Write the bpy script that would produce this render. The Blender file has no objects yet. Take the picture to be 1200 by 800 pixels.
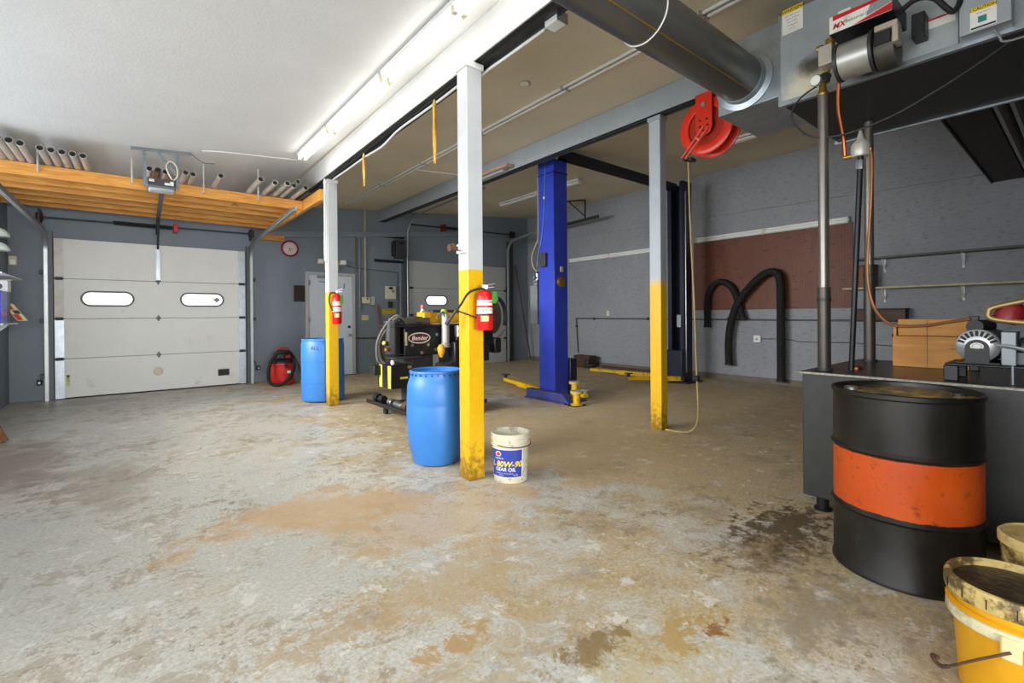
import bpy, bmesh, math, random
from math import sin, cos, pi, radians, sqrt, atan2, hypot
from mathutils import Matrix, Vector, Quaternion
random.seed(7)
SC = bpy.context.scene
COL = SC.collection

# ------------------------------------------------------------------ materials
TUBE = 9.5
def lin(h):
    h = h.lstrip('#')
    o = []
    for i in (0, 2, 4):
        v = int(h[i:i+2], 16) / 255
        o.append(v / 12.92 if v <= .04045 else ((v + .055) / 1.055) ** 2.4)
    return (o[0], o[1], o[2], 1)

class NT:
    def __init__(s, name):
        s.m = bpy.data.materials.new(name); s.m.use_nodes = True
        s.t = s.m.node_tree; s.n = s.t.nodes; s.l = s.t.links
        s.b = s.n['Principled BSDF']
        s.co = s.n.new('ShaderNodeTexCoord').outputs['Object']
    def new(s, t, **k):
        n = s.n.new(t)
        for a, v in k.items(): setattr(n, a, v)
        return n
    def noise(s, scale, detail=4, rough=.55, stretch=None, dist=0.0, co=None):
        n = s.new('ShaderNodeTexNoise'); n.inputs['Scale'].default_value = scale
        n.inputs['Detail'].default_value = detail; n.inputs['Roughness'].default_value = rough
        n.inputs['Distortion'].default_value = dist
        src = co or s.co
        if stretch:
            mp = s.new('ShaderNodeMapping'); mp.inputs['Scale'].default_value = stretch
            s.l.new(src, mp.inputs['Vector']); src = mp.outputs['Vector']
        s.l.new(src, n.inputs['Vector'])
        return n.outputs['Fac']
    def ramp(s, fac, a, b, va=0.0, vb=1.0):
        r = s.new('ShaderNodeMapRange'); r.clamp = True
        s.l.new(fac, r.inputs['Value'])
        for nm, v in (('From Min', a), ('From Max', b), ('To Min', va), ('To Max', vb)):
            r.inputs[nm].default_value = v
        return r.outputs['Result']
    def math(s, op, a, b=None):
        n = s.new('ShaderNodeMath', operation=op)
        for i, v in enumerate((a, b)):
            if v is None: continue
            if isinstance(v, (int, float)): n.inputs[i].default_value = v
            else: s.l.new(v, n.inputs[i])
        return n.outputs[0]
    def mix(s, fac, a, b):
        n = s.new('ShaderNodeMix', data_type='RGBA')
        for i, v in ((0, fac), (6, a), (7, b)):
            if isinstance(v, (int, float, tuple)): n.inputs[i].default_value = v
            else: s.l.new(v, n.inputs[i])
        return n.outputs[2]
    def sep(s, co=None):
        n = s.new('ShaderNodeSeparateXYZ'); s.l.new(co or s.co, n.inputs[0]); return n.outputs
    def bump(s, h, strength, dist=.01):
        n = s.new('ShaderNodeBump'); n.inputs['Strength'].default_value = strength
        n.inputs['Distance'].default_value = dist
        s.l.new(h, n.inputs['Height']); s.l.new(n.outputs['Normal'], s.b.inputs['Normal'])
    def base(s, c):
        if isinstance(c, tuple): s.b.inputs['Base Color'].default_value = c
        else: s.l.new(c, s.b.inputs['Base Color'])
    def fin(s, rough=.5, metal=0.0, spec=.5):
        if isinstance(rough, (int, float)): s.b.inputs['Roughness'].default_value = rough
        else: s.l.new(rough, s.b.inputs['Roughness'])
        s.b.inputs['Metallic'].default_value = metal
        s.b.inputs['Specular IOR Level'].default_value = spec
        return s.m

def mul(c, k): return (min(1, c[0]*k), min(1, c[1]*k), min(1, c[2]*k), 1)

def M(name, col, rough=.5, metal=0.0, var=.12, scale=6.0, bump=0.0, bscale=60.0, dirt=None, damt=.5, dscale=7.0, spec=.5, stretch=None, bstretch=None):
    t = NT(name); c = lin(col)
    out = t.mix(t.ramp(t.noise(scale, 4, .6, stretch), .3, .7), mul(c, 1 - var), mul(c, 1 + var))
    if dirt:
        f = t.ramp(t.noise(dscale, 8, .65), .62 - damt * .3, .72 - damt * .3)
        out = t.mix(t.math('MULTIPLY', f, min(1, damt + .3)), out, lin(dirt))
    t.base(out)
    if bump: t.bump(t.noise(bscale, 5, .6, bstretch), bump)
    return t.fin(rough, metal, spec)

def emit(name, col, strength):
    t = NT(name); t.base(lin(col)); t.b.inputs['Emission Color'].default_value = lin(col)
    t.b.inputs['Emission Strength'].default_value = strength
    return t.fin(.4)

def wood(name, a, b, axis=0, scale=3.0, knots=True, rough=.6, tone=0.0):
    t = NT(name)
    st = [14, 14, 14]; st[axis] = 1.2
    g = t.noise(scale, 5, .6, tuple(st), .6)
    out = t.mix(t.ramp(g, .35, .65), lin(a), lin(b))
    if knots:
        st2 = [6, 6, 6]; st2[axis] = 2.5
        k = t.ramp(t.noise(1.6, 2, .5, tuple(st2)), .70, .76)
        out = t.mix(t.math('MULTIPLY', k, .75), out, mul(lin(a), .25))
    if tone:
        rnd = t.new('ShaderNodeObjectInfo').outputs['Random']
        hs = t.new('ShaderNodeHueSaturation'); t.l.new(t.ramp(rnd, 0, 1, 1 - tone, 1 + tone), hs.inputs['Value']); t.l.new(out, hs.inputs['Color']); out = hs.outputs[0]
    t.base(out); t.bump(g, .15, .004)
    return t.fin(rough)

# ------------------------------------------------------------------ mesh builder (world coordinates)
class MB:
    def __init__(s): s.v = []; s.f = []
    def add(s, vs, fs):
        o = len(s.v); s.v += [Vector(p) for p in vs]; s.f += [[i + o for i in f] for f in fs]; return s
    def box(s, x0, x1, y0, y1, z0, z1, mtx=None):
        vs = [(x, y, z) for x in (x0, x1) for y in (y0, y1) for z in (z0, z1)]
        if mtx: vs = [mtx @ Vector(p) for p in vs]
        return s.add(vs, [(0,1,3,2),(4,6,7,5),(0,4,5,1),(2,3,7,6),(0,2,6,4),(1,5,7,3)])
    def bar(s, p0, p1, w, h, up=(0, 0, 1)):
        p0, p1 = Vector(p0), Vector(p1); d = (p1 - p0); L = d.length; d.normalize()
        up = Vector(up)
        if abs(d.dot(up)) > .98: up = Vector((1, 0, 0))
        sd = d.cross(up).normalized(); up = sd.cross(d).normalized()
        m = Matrix((( d.x, sd.x, up.x, p0.x), (d.y, sd.y, up.y, p0.y), (d.z, sd.z, up.z, p0.z), (0, 0, 0, 1)))
        return s.box(0, L, -w/2, w/2, -h/2, h/2, m)
    def loft(s, rings, caps=True, closed=False):
        n = len(rings[0]); vs = [p for r in rings for p in r]; fs = []
        m = len(rings)
        for i in range(m if closed else m - 1):
            a, b = i * n, ((i + 1) % m) * n
            for j in range(n):
                k = (j + 1) % n
                fs.append((a + j, a + k, b + k, b + j))
        if caps and not closed:
            fs.append(tuple(range(n))[::-1]); fs.append(tuple((m - 1) * n + j for j in range(n)))
        return s.add(vs, fs)
    def cyl(s, p0, p1, r0, r1=None, n=20, caps=True):
        return s.tube([p0, p1], [r0, r0 if r1 is None else r1], n, caps)
    def tube(s, pts, r, n=10, caps=True, closed=False):
        pts = [Vector(p) for p in pts]; m = len(pts)
        rs = r if isinstance(r, (list, tuple)) else [r] * m
        tan = []
        for i in range(m):
            if closed: d = pts[(i + 1) % m] - pts[i - 1]
            else: d = pts[min(i + 1, m - 1)] - pts[max(i - 1, 0)]
            tan.append(d.normalized() if d.length > 1e-9 else Vector((0, 0, 1)))
        u = tan[0].orthogonal().normalized(); rings = []
        for i in range(m):
            if i: 
                u = tan[i - 1].rotation_difference(tan[i]) @ u
                u = (u - tan[i] * u.dot(tan[i])).normalized()
            w = tan[i].cross(u)
            rings.append([pts[i] + (u * cos(2*pi*j/n) + w * sin(2*pi*j/n)) * rs[i] for j in range(n)])
        return s.loft(rings, caps, closed)
    def lathe(s, c, prof, n=32, axis=(0, 0, 1), ends=True):
        ax = Vector(axis).normalized(); c = Vector(c)
        u = Vector((1, 0, 0)) if abs(ax.x) < .9 else Vector((0, 1, 0))
        u = (u - ax * u.dot(ax)).normalized(); w = ax.cross(u)
        rings = [[c + ax * h + (u * cos(2*pi*j/n) + w * sin(2*pi*j/n)) * max(r, 1e-4) for j in range(n)] for r, h in prof]
        return s.loft(rings, ends)
    def prism(s, poly, o, u, w, thick):
        o, u, w = Vector(o), Vector(u), Vector(w); nrm = u.cross(w).normalized() * thick
        a = [o + u * p[0] + w * p[1] for p in poly]; b = [p + nrm for p in a]
        return s.loft([a, b])
    def quad(s, a, b, c, d): return s.add([a, b, c, d], [(0, 1, 2, 3)])
    def torus(s, c, R, r, axis=(0, 0, 1), n=32, k=8):
        ax = Vector(axis).normalized(); u = ax.orthogonal().normalized(); w = ax.cross(u); c = Vector(c)
        return s.tube([c + (u * cos(2*pi*i/n) + w * sin(2*pi*i/n)) * R for i in range(n)], r, k, closed=True)

def smooth_path(pts, k=8):
    P = [Vector(p) for p in pts]; out = []
    for i in range(len(P) - 1):
        a, b, c, d = P[max(i-1, 0)], P[i], P[i+1], P[min(i+2, len(P)-1)]
        for j in range(k):
            t = j / k
            out.append(.5 * ((2*b) + (c - a)*t + (2*a - 5*b + 4*c - d)*t*t + (3*b - a - 3*c + d)*t**3))
    out.append(P[-1]); return out

def resample(pts, step):
    P = [Vector(p) for p in pts]; out = [P[0]]; acc = 0
    for a, b in zip(P, P[1:]):
        L = (b - a).length
        while acc + L >= step and L > 1e-9:
            t = (step - acc) / L; a = a.lerp(b, t); out.append(a.copy()); L = (b - a).length; acc = 0
        acc += L
    return out

# ------------------------------------------------------------------ scene graph helpers
W = {}
def tag(o, label=None, cat=None, group=None, kind=None):
    for k, v in (('label', label), ('category', cat), ('group', group), ('kind', kind)):
        if v: o[k] = v
    return o
def T(name, label, cat, loc, rz=0, group=None, kind=None):
    o = bpy.data.objects.new(name, None); COL.objects.link(o); o.empty_display_size = .1
    o.location = loc; o.rotation_euler = (0, 0, rz)
    W[o] = Matrix.Translation(Vector(loc)) @ Matrix.Rotation(rz, 4, 'Z')
    return tag(o, label, cat, group, kind)
def P(parent, name, mb, mats, bevel=0.0, label=None, seg=2, origin=None, angle=38, flip=True):
    me = bpy.data.meshes.new(name)
    base = W[parent] if parent else Matrix.Identity(4)
    loc = Vector(origin) if origin is not None else None
    mw = base if loc is None else Matrix.Translation(loc)
    inv = mw.inverted()
    me.from_pydata([tuple(inv @ p) for p in mb.v], [], mb.f)
    if flip:
        b = bmesh.new(); b.from_mesh(me); bmesh.ops.recalc_face_normals(b, faces=b.faces); b.to_mesh(me); b.free()
    me.polygons.foreach_set('use_smooth', [True] * len(me.polygons))
    me.set_sharp_from_angle(angle=radians(angle))
    for m in (mats if isinstance(mats, (list, tuple)) else [mats]): me.materials.append(m)
    o = bpy.data.objects.new(name, me); COL.objects.link(o)
    if parent: o.parent = parent; o.matrix_basis = base.inverted() @ mw
    else: o.matrix_basis = mw
    W[o] = mw
    if bevel:
        mod = o.modifiers.new('bevel', 'BEVEL'); mod.width = bevel; mod.segments = seg
        mod.limit_method = 'ANGLE'; mod.angle_limit = radians(40)
    if label: o['label'] = label
    return o
def TM(name, label, cat, mb, mats, origin, group=None, kind=None, bevel=0.0):
    return tag(P(None, name, mb, mats, bevel, origin=origin), label, cat, group, kind)
def dup(root, loc, rz=None, label=None, group=None):
    def rec(o, par):
        c = o.copy(); COL.objects.link(c)
        for k in ('label', 'category', 'group'):
            pass
        if par: c.parent = par
        for ch in [x for x in bpy.data.objects if x.parent == o and x not in made]:
            made.add(rec(ch, c))
        return c
    made = set(); r = rec(root, None); r.location = loc
    if rz is not None: r.rotation_euler = (0, 0, rz)
    if label: r['label'] = label
    if group: r['group'] = group
    return r
def STR(name, mb, mats, parent=None, bevel=0.0, angle=38):
    o = P(parent, name, mb, mats, bevel, angle=angle)
    if not parent: o['kind'] = 'structure'
    return o
FONTCACHE = {}
def text_mb(txt, size, place, mb=None, shear=0.0, align='CENTER', bold=0.0, sx=1.0):
    """place(x, y) -> world point for flat text coordinates"""
    key = (txt, size, shear, align, bold)
    if key not in FONTCACHE:
        cu = bpy.data.curves.new('t', 'FONT'); cu.body = txt; cu.size = size; cu.shear = shear
        cu.align_x = align; cu.align_y = 'CENTER'; cu.offset = bold; cu.resolution_u = 3
        ob = bpy.data.objects.new('t', cu); COL.objects.link(ob)
        dg = bpy.context.evaluated_depsgraph_get()
        me = bpy.data.meshes.new_from_object(ob.evaluated_get(dg))
        FONTCACHE[key] = ([v.co.copy() for v in me.vertices], [list(p.vertices) for p in me.polygons])
        bpy.data.objects.remove(ob); bpy.data.curves.remove(cu); bpy.data.meshes.remove(me)
    vs, fs = FONTCACHE[key]
    mb = mb or MB()
    return mb.add([place(p.x * sx, p.y) for p in vs], fs)
def flat(o, u, w, sc=1.0):
    o, u, w = Vector(o), Vector(u), Vector(w)
    return lambda x, y: o + u * (x * sc) + w * (y * sc)
XP, YP, ZP = Vector((1, 0, 0)), Vector((0, 1, 0)), Vector((0, 0, 1))
XM, YM, ZM = -XP, -YP, -ZP

# ------------------------------------------------------------------ room dimensions
XL, XR, YF, YB = -1.42, 8.9, -3.4, 10.25
def cz(x): return 3.30 + .083 * x          # the ceiling rises towards the right wall

# ------------------------------------------------------------------ materials
def floor_mat():
    t = NT('painted_concrete_floor')
    xyz = t.sep()
    n1 = t.noise(.55, 6, .62); n2 = t.noise(2.6, 9, .68); n3 = t.noise(11, 8, .7); n4 = t.noise(.9, 3, .5, dist=.8)
    fine = t.noise(55, 6, .7); n5 = t.noise(9, 10, .78, dist=.5)
    paint = t.mix(t.ramp(n4, .35, .65), lin('#c6c6be'), lin('#d5d1c3'))
    paint = t.mix(t.ramp(fine, .35, .7), paint, lin('#a9a598'))
    conc = t.mix(t.ramp(n3, .3, .7), lin('#b39868'), lin('#d0b98c'))
    conc = t.mix(t.ramp(fine, .4, .75), conc, lin('#8b7a60'))
    # wear grows towards the right half of the shop
    side = t.ramp(xyz[0], -1.0, 3.6, -.10, .15)
    wear = t.math('ADD', t.math('ADD', t.math('MULTIPLY', n1, .5), t.math('MULTIPLY', n2, .5)), side)
    wm = t.ramp(wear, .515, .60)
    col = t.mix(t.math('MULTIPLY', wm, .85), paint, conc)
    # small sharp flakes
    fl = t.ramp(t.math('ADD', n3, t.math('MULTIPLY', n2, .45)), .80, .825)
    near = t.ramp(t.noise(.8, 3, .5), .42, .55)
    col = t.mix(t.math('MULTIPLY', t.math('MULTIPLY', fl, near), .75), col, lin('#8d7d66'))
    fl2 = t.ramp(t.math('ADD', t.noise(6, 9, .72), t.math('MULTIPLY', n1, .3)), .735, .76)
    col = t.mix(t.math('MULTIPLY', fl2, .7), col, lin('#d8d6cd'))
    fl3 = t.ramp(t.math('ADD', t.noise(4.2, 11, .78, dist=.6), t.math('MULTIPLY', near, .06)), .575, .60)
    col = t.mix(t.math('MULTIPLY', fl3, .5), col, lin('#94846b'))
    fl4 = t.ramp(t.noise(7.5, 10, .76, dist=.4), .61, .635)
    col = t.mix(t.math('MULTIPLY', fl4, .45), col, lin('#c2c6c8'))
    blu = t.ramp(t.noise(3.3, 7, .66), .60, .66)
    col = t.mix(t.math('MULTIPLY', blu, .35), col, lin('#9aa0a4'))
    n6 = t.noise(26, 8, .74, dist=.3)
    patchy = t.ramp(n2, .40, .58)
    col = t.mix(t.math('MULTIPLY', t.math('MULTIPLY', t.ramp(n6, .585, .62), patchy), .6), col, lin('#7d6a4c'))
    n7 = t.noise(31, 8, .74, dist=.3)
    col = t.mix(t.math('MULTIPLY', t.math('MULTIPLY', t.ramp(n7, .59, .62), patchy), .5), col, lin('#dcdbd2'))
    def blob(cx, cy, rx, ry, c, amt, nz=.55, soft=.25, fold=n2):
        nonlocal col
        dx = t.math('DIVIDE', t.math('SUBTRACT', xyz[0], cx), rx); dy = t.math('DIVIDE', t.math('SUBTRACT', xyz[1], cy), ry)
        d = t.math('SQRT', t.math('ADD', t.math('MULTIPLY', dx, dx), t.math('MULTIPLY', dy, dy)))
        v = t.math('SUBTRACT', t.math('ADD', 1.0, t.math('MULTIPLY', t.math('SUBTRACT', fold, .5), nz * 6)), d)
        col = t.mix(t.math('MULTIPLY', t.ramp(v, 0, soft * 2), amt), col, lin(c))
    blob(.95, 3.15, .75, .40, '#c4a276', .75)          # tan worn patch
    blob(1.5, 2.6, .8, .45, '#c3a67e', .55)
    blob(3.4, 3.3, 1.6, 1.3, '#bfa67f', .6)
    blob(5.8, 4.2, 2.4, 1.8, '#cdb78d', .7, soft=.5)
    blob(7.2, 3.6, 1.4, 1.6, '#bfa87e', .6, soft=.5)
    blob(6.3, 4.2, .7, .12, '#c9c2b2', .6)
    blob(6.4, 8.0, 2.4, 1.6, '#a79c8e', .6, soft=.6)
    blob(4.2, 5.5, .5, .45, '#d4d4d6', .7, nz=.9)  # pale patch: reflection on wet floor put into the colour
    blob(3.0, 1.15, .42, .22, '#3f3424', .85, nz=.8, fold=n3)   # oil by the tank
    blob(2.75, 1.1, .5, .28, '#6b573a', .6, nz=.8, fold=n3)
    blob(-.75, 5.9, .38, 1.2, '#8d7f6d', .75)
    blob(-.15, 4.75, .32, .95, '#988a78', .6)
    blob(-.6, 9.6, .6, .45, '#857764', .55)
    blob(.96, 1.55, .17, .06, '#b0803f', .75, nz=1.5, fold=n5)   # rust
    blob(1.66, 1.02, .22, .08, '#a97f35', .8, nz=1.5, fold=n5)
    blob(1.5, 1.0, .45, .2, '#b3a06a', .5, nz=1.1, fold=n5)
    blob(1.78, .95, .10, .03, '#8a521f', .8, nz=1.4, fold=n5)
    blob(.6, 1.9, .3, .12, '#a98c60', .6, nz=1.6, fold=n5)
    blob(1.2, 1.45, .5, .2, '#ab9468', .5, nz=1.6, fold=n5)
    blob(1.35, 1.2, .16, .05, '#7a6238', .7, nz=1.6, fold=n5)
    blob(2.2, .75, .4, .2, '#8c8069', .6, nz=1, fold=n3)
    blob(1.2, 1.9, .5, .25, '#b59c75', .6, nz=.9, fold=n3)
    # control joints / cracks
    wob = t.math('MULTIPLY', t.math('SUBTRACT', t.noise(1.5, 3), .5), .5)
    cr = t.math('ABSOLUTE', t.math('SUBTRACT', t.math('ADD', t.math('SUBTRACT', xyz[1], 6.0), t.math('MULTIPLY', xyz[0], -1.15)), t.math('ADD', wob, -1.2)))
    crm = t.math('MULTIPLY', t.ramp(cr, .004, .016, 1, 0), t.ramp(n1, .45, .52))
    col = t.mix(t.math('MULTIPLY', crm, .6), col, lin('#6a6152'))
    t.base(col)
    h = t.math('ADD', t.math('MULTIPLY', fine, .25), t.math('ADD', t.math('MULTIPLY', fl, -.5), t.math('MULTIPLY', n3, .5)))
    t.bump(h, .35, .006)
    r = t.ramp(wm, 0, 1, .40, .58)
    return t.fin(t.math('ADD', r, t.math('MULTIPLY', t.math('SUBTRACT', n3, .5), .25)), 0, .45)
m_floor = floor_mat()

def wall_mat(name, col, rough, bump, bst, var=.10, flecks=0.0):
    t = NT(name); c = lin(col)
    n = t.noise(1.1, 6, .6); f = t.noise(30, 6, .7, bst); g = t.noise(120, 3, .6, bst)
    out = t.mix(t.ramp(n, .3, .7), mul(c, 1 - var), mul(c, 1 + var))
    out = t.mix(t.ramp(f, .60, .74), out, mul(c, 1.25))
    if flecks:
        d = t.noise(24, 5, .65, bst, co=None)
        out = t.mix(t.math('MULTIPLY', t.ramp(d, .44, .34), flecks), out, mul(c, .45))
        e = t.noise(34, 4, .6, (bst[0]*1.1, bst[1], bst[2]*1.2), .4)
        out = t.mix(t.math('MULTIPLY', t.ramp(e, .60, .70), flecks), out, mul(c, 1.5))
    t.base(out); t.bump(t.math('ADD', f, t.math('MULTIPLY', g, .3)), bump, .012)
    return t.fin(t.ramp(f, .3, .7, rough - .08, rough + .12), 0, .5)
m_wall_back = wall_mat('blue_grey_wall_paint', '#7d8791', .5, .22, (1, 1, 1), .07)
m_wall_right = wall_mat('textured_grey_wall_paint', '#979ba2', .38, 1.0, (.6, .45, 1.3), .07, flecks=.5)
m_ceil_l = M('white_textured_ceiling', '#e9e9e8', .8, var=.03, scale=2, bump=.5, bscale=45)
m_ceil_r = M('tan_textured_ceiling', '#e3d8bd', .7, var=.08, scale=1.2, bump=.45, bscale=40)  # warmer and a little darker than the left ceiling
m_white = M('white_paint', '#e4e4e0', .45, var=.03)
m_beam_w = M('white_beam_paint', '#b9bab9', .45, var=.04, bump=.08)
m_beam_g = M('grey_beam_paint', '#9aa2a9', .42, var=.06, bump=.1)
m_dark = M('dark_steel', '#3a3b3c', .45, .3, var=.15)
m_black = M('black_paint', '#17171a', .42, var=.2)
m_blackp = M('black_plastic', '#1d1d1f', .5, var=.15)
m_rubber = M('black_rubber', '#1b1a1a', .7, var=.2)
m_steel = M('bright_steel', '#b9bcbe', .3, .9, var=.1)
m_galv = M('galvanised_steel', '#a9b2b8', .36, .75, var=.14, scale=9, dirt='#6d6a64', damt=.12, dscale=5)
m_conduit = M('conduit_steel', '#b6b9ba', .35, .7, var=.08)
m_brass = M('brass', '#b08a3e', .35, .8)
m_copper = M('copper', '#b5643a', .32, .9)
m_rust = M('rusty_steel', '#5a3f2c', .75, .2, var=.35, scale=14, bump=.2)
m_red = M('red_paint', '#c8171a', .35, var=.08)
m_redp = M('red_plastic', '#cf2a22', .4, var=.08)
m_reel = M('orange_red_enamel', '#e0331c', .3, var=.05)
m_cream = M('cream_plastic', '#d9d2b8', .5, var=.05)
m_label_w = M('white_label', '#e8e6dc', .5, var=.05, dirt='#a9a493', damt=.15)
m_label_y = M('yellow_label', '#e6c51f', .5, var=.04)
m_ink = M('black_ink', '#14140f', .6, var=0)
m_red_ink = M('red_ink', '#c3161b', .5, var=0)
m_blue_ink = M('blue_ink', '#2a3d9c', .5, var=.05)
m_grey_ink = M('grey_ink', '#8d8f90', .5, var=.05)
m_green_ink = M('green_tag', '#3f9a2c', .5, var=.05)
m_yel_ink = M('yellow_ink', '#f4dc25', .5, var=0)
m_door = M('white_door_panel', '#ebece8', .5, var=.03, scale=2, dirt='#a7a69a', damt=.04, dscale=3)
m_door_g = M('grey_door_panel', '#b4b8b8', .5, var=.04, scale=2, dirt='#8c8c86', damt=.05, dscale=3)
m_pdoor = M('pale_blue_door_paint', '#d6dee6', .4, var=.03)
m_pane = emit('daylit_pane', '#ffffff', 1.5)
m_tube = emit('lit_fluorescent_tube', '#fffdf6', TUBE)
m_tube_off = M('unlit_fluorescent_tube', '#f6f8f8', .25, var=.02)
m_wood = wood('yellow_pine', '#bf7d2c', '#dda050', 0, tone=.22)
m_wood_y = wood('yellow_pine_lengthwise', '#c48230', '#dda452', 1)
m_wood_d = wood('dark_stained_wood', '#3b261a', '#523524', 1)
m_wood_b = wood('brown_wood', '#6d4526', '#875a33', 2)
m_wood_box = wood('orange_crate_wood', '#b87a35', '#cf9447', 1, 2.0)
m_exh = M('exhaust_tubing', '#bdbab4', .4, .35, var=.12)
m_blue_drum = M('blue_plastic', '#3478c2', .42, var=.05, bump=.05, bscale=30)
m_lift = M('blue_lift_enamel', '#2b3fae', .3, var=.14, scale=4, dirt='#3a3b57', damt=.08, dscale=6)
m_lift_d = M('dark_blue_lift_enamel', '#161b33', .38, var=.15)
m_lift_y = M('yellow_lift_enamel', '#d9ae13', .4, var=.15, dirt='#5c4416', damt=.25, dscale=14)
m_cyl_y = M('yellow_cylinder_enamel', '#d99d1a', .4, var=.1, dirt='#6b4c16', damt=.15, dscale=18)
m_hinge = M('grey_hinge_plate', '#70787c', .55, .1)
m_peg = None
def peg_mat():
    t = NT('brown_pegboard'); xyz = t.sep()
    c = t.mix(t.ramp(t.noise(2, 5), .3, .7), lin('#6a3826'), lin('#7b4630'))
    def cell(v): 
        fr = t.math('FRACT', t.math('DIVIDE', v, .0254 * 1.6)); return t.math('SUBTRACT', fr, .5)
    a, b = cell(xyz[1]), cell(xyz[2])
    d = t.math('SQRT', t.math('ADD', t.math('MULTIPLY', a, a), t.math('MULTIPLY', b, b)))
    c = t.mix(t.ramp(d, .13, .19, .8, 0), c, lin('#20120c'))
    # scuffs left by tools
    sc = t.ramp(t.noise(5, 3, .5, (1, 1.4, 5), .7), .62, .66)
    c = t.mix(t.math('MULTIPLY', sc, .75), c, lin('#2a1611'))
    st = t.ramp(t.noise(60, 2, .5, (1, 1, .02)), .4, .6)
    c = t.mix(t.math('MULTIPLY', st, .25), c, lin('#4a281d'))
    t.base(c); return t.fin(.55)
m_peg = peg_mat()

def post_mat(name, top, feather):
    """safety-yellow below z = 1.6 m, grey paint above, scuffed at the foot"""
    t = NT(name); z = t.sep()[2]
    zz = t.math('ADD', z, t.math('MULTIPLY', t.math('SUBTRACT', t.noise(6, 4), .5), feather * .8))
    f = t.ramp(zz, 1.605 - feather, 1.605 + feather)
    y = t.mix(t.ramp(t.noise(14, 6, .7), .35, .7), lin('#dca806'), lin('#e2b712'))
    foot = t.ramp(t.math('ADD', z, t.math('MULTIPLY', t.math('SUBTRACT', t.noise(18, 7, .7), .5), 1.1)), .0, .26, 1, 0)
    y = t.mix(t.math('MULTIPLY', foot, .8), y, lin('#6a4a14'))
    spk = t.ramp(t.noise(45, 6, .7), .66, .72)
    y = t.mix(t.math('MULTIPLY', spk, .6), y, lin('#8a6a18'))
    g = t.mix(t.ramp(t.noise(7, 5), .3, .7), mul(lin(top), .95), mul(lin(top), 1.05))
    t.base(t.mix(f, y, g)); t.bump(t.noise(60, 4), .08)
    return t.fin(.4)
m_post_w = post_mat('white_and_yellow_post_paint', '#bec1c3', .006)
m_post_g = post_mat('grey_and_yellow_post_paint', '#a8b0b8', .05)

def drum_mat():
    t = NT('black_drum_with_orange_band'); z = t.sep()[2]
    blk = t.mix(t.ramp(t.noise(5, 6, .6), .3, .7), lin('#100f0d'), lin('#24211c'))
    blk = t.mix(t.math('MULTIPLY', t.ramp(t.noise(22, 7, .7), .62, .72), .5), blk, lin('#4a443a'))
    org = t.mix(t.ramp(t.noise(4, 6, .6), .3, .7), lin('#c04510'), lin('#d65a18'))
    org = t.mix(t.math('MULTIPLY', t.ramp(t.noise(16, 8, .75), .55, .66), .7), org, lin('#4a2412'))
    edge = t.math('ADD', z, t.math('MULTIPLY', t.math('SUBTRACT', t.noise(20, 6, .7), .5), .016))
    band = t.math('MULTIPLY', t.ramp(edge, .322, .326), t.ramp(edge, .580, .584, 1, 0))
    t.base(t.mix(band, blk, org)); return t.fin(t.ramp(t.noise(9, 5), .3, .7, .3, .5), 0, .5)
m_drum = drum_mat()
m_drum_top = M('oily_drum_top', '#1f1a14', .25, var=.4, scale=6, dirt='#a98c42', damt=.6, dscale=16, bump=.3, bscale=40)
m_tank = M('grey_black_tank_paint', '#3b3c3a', .42, .2, var=.12, scale=8, bump=.12, bscale=90)
m_tank_top = M('oily_tank_top', '#1c1815', .3, var=.3, scale=5, dirt='#3a3026', damt=.35)
m_heater = M('heater_panel_steel', '#aab2b7', .38, .35, var=.12, scale=2.2)
m_heater_blk = M('heater_belly_paint', '#27292b', .5, var=.1)
def heater_front_mat():
    t = NT('sooty_heater_panel'); xyz = t.sep()
    c = t.mix(t.ramp(t.noise(2.2, 5), .3, .7), lin('#9aa5ab'), lin('#bcc2c3'))
    n = t.noise(9, 6, .6)
    def blob(cy, cz_, ry, rz, colr, amt):
        nonlocal c
        dy = t.math('DIVIDE', t.math('SUBTRACT', xyz[1], cy), ry); dz = t.math('DIVIDE', t.math('SUBTRACT', xyz[2], cz_), rz)
        d = t.math('SQRT', t.math('ADD', t.math('MULTIPLY', dy, dy), t.math('MULTIPLY', dz, dz)))
        v = t.math('SUBTRACT', t.math('ADD', 1, t.math('MULTIPLY', t.math('SUBTRACT', n, .5), 1.4)), d)
        c = t.mix(t.math('MULTIPLY', t.ramp(v, 0, .7), amt), c, lin(colr))
    blob(-.17, .10, .20, .15, '#e4dabd', .85)
    blob(-.22, .22, .13, .10, '#2a2118', .85)
    blob(-.62, .14, .16, .12, '#4b4740', .6)
    t.base(c)
    return t.fin(.38, .25)
m_heater_f = heater_front_mat()
m_pail_y = M('stained_yellow_pail', '#e0a114', .45, var=.12, scale=5, dirt='#7a5a1c', damt=.16, dscale=9)
m_pail_rim = M('grimy_cream_rim', '#c9b06c', .5, var=.25, scale=9, dirt='#4a3519', damt=.6, dscale=12)
m_pail_in = M('oily_black_lid', '#2c2118', .35, var=.45, scale=12, dirt='#5a432c', damt=.3, dscale=22, bump=.5, bscale=35)
m_lid_y = M('grimy_cream_lid', '#cbb274', .5, var=.15, scale=8, dirt='#7f6a3a', damt=.25, dscale=10)
m_bucket = M('dirty_white_bucket', '#cbc7b2', .45, var=.06, scale=6, dirt='#6b5d3a', damt=.26, dscale=18)

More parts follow.
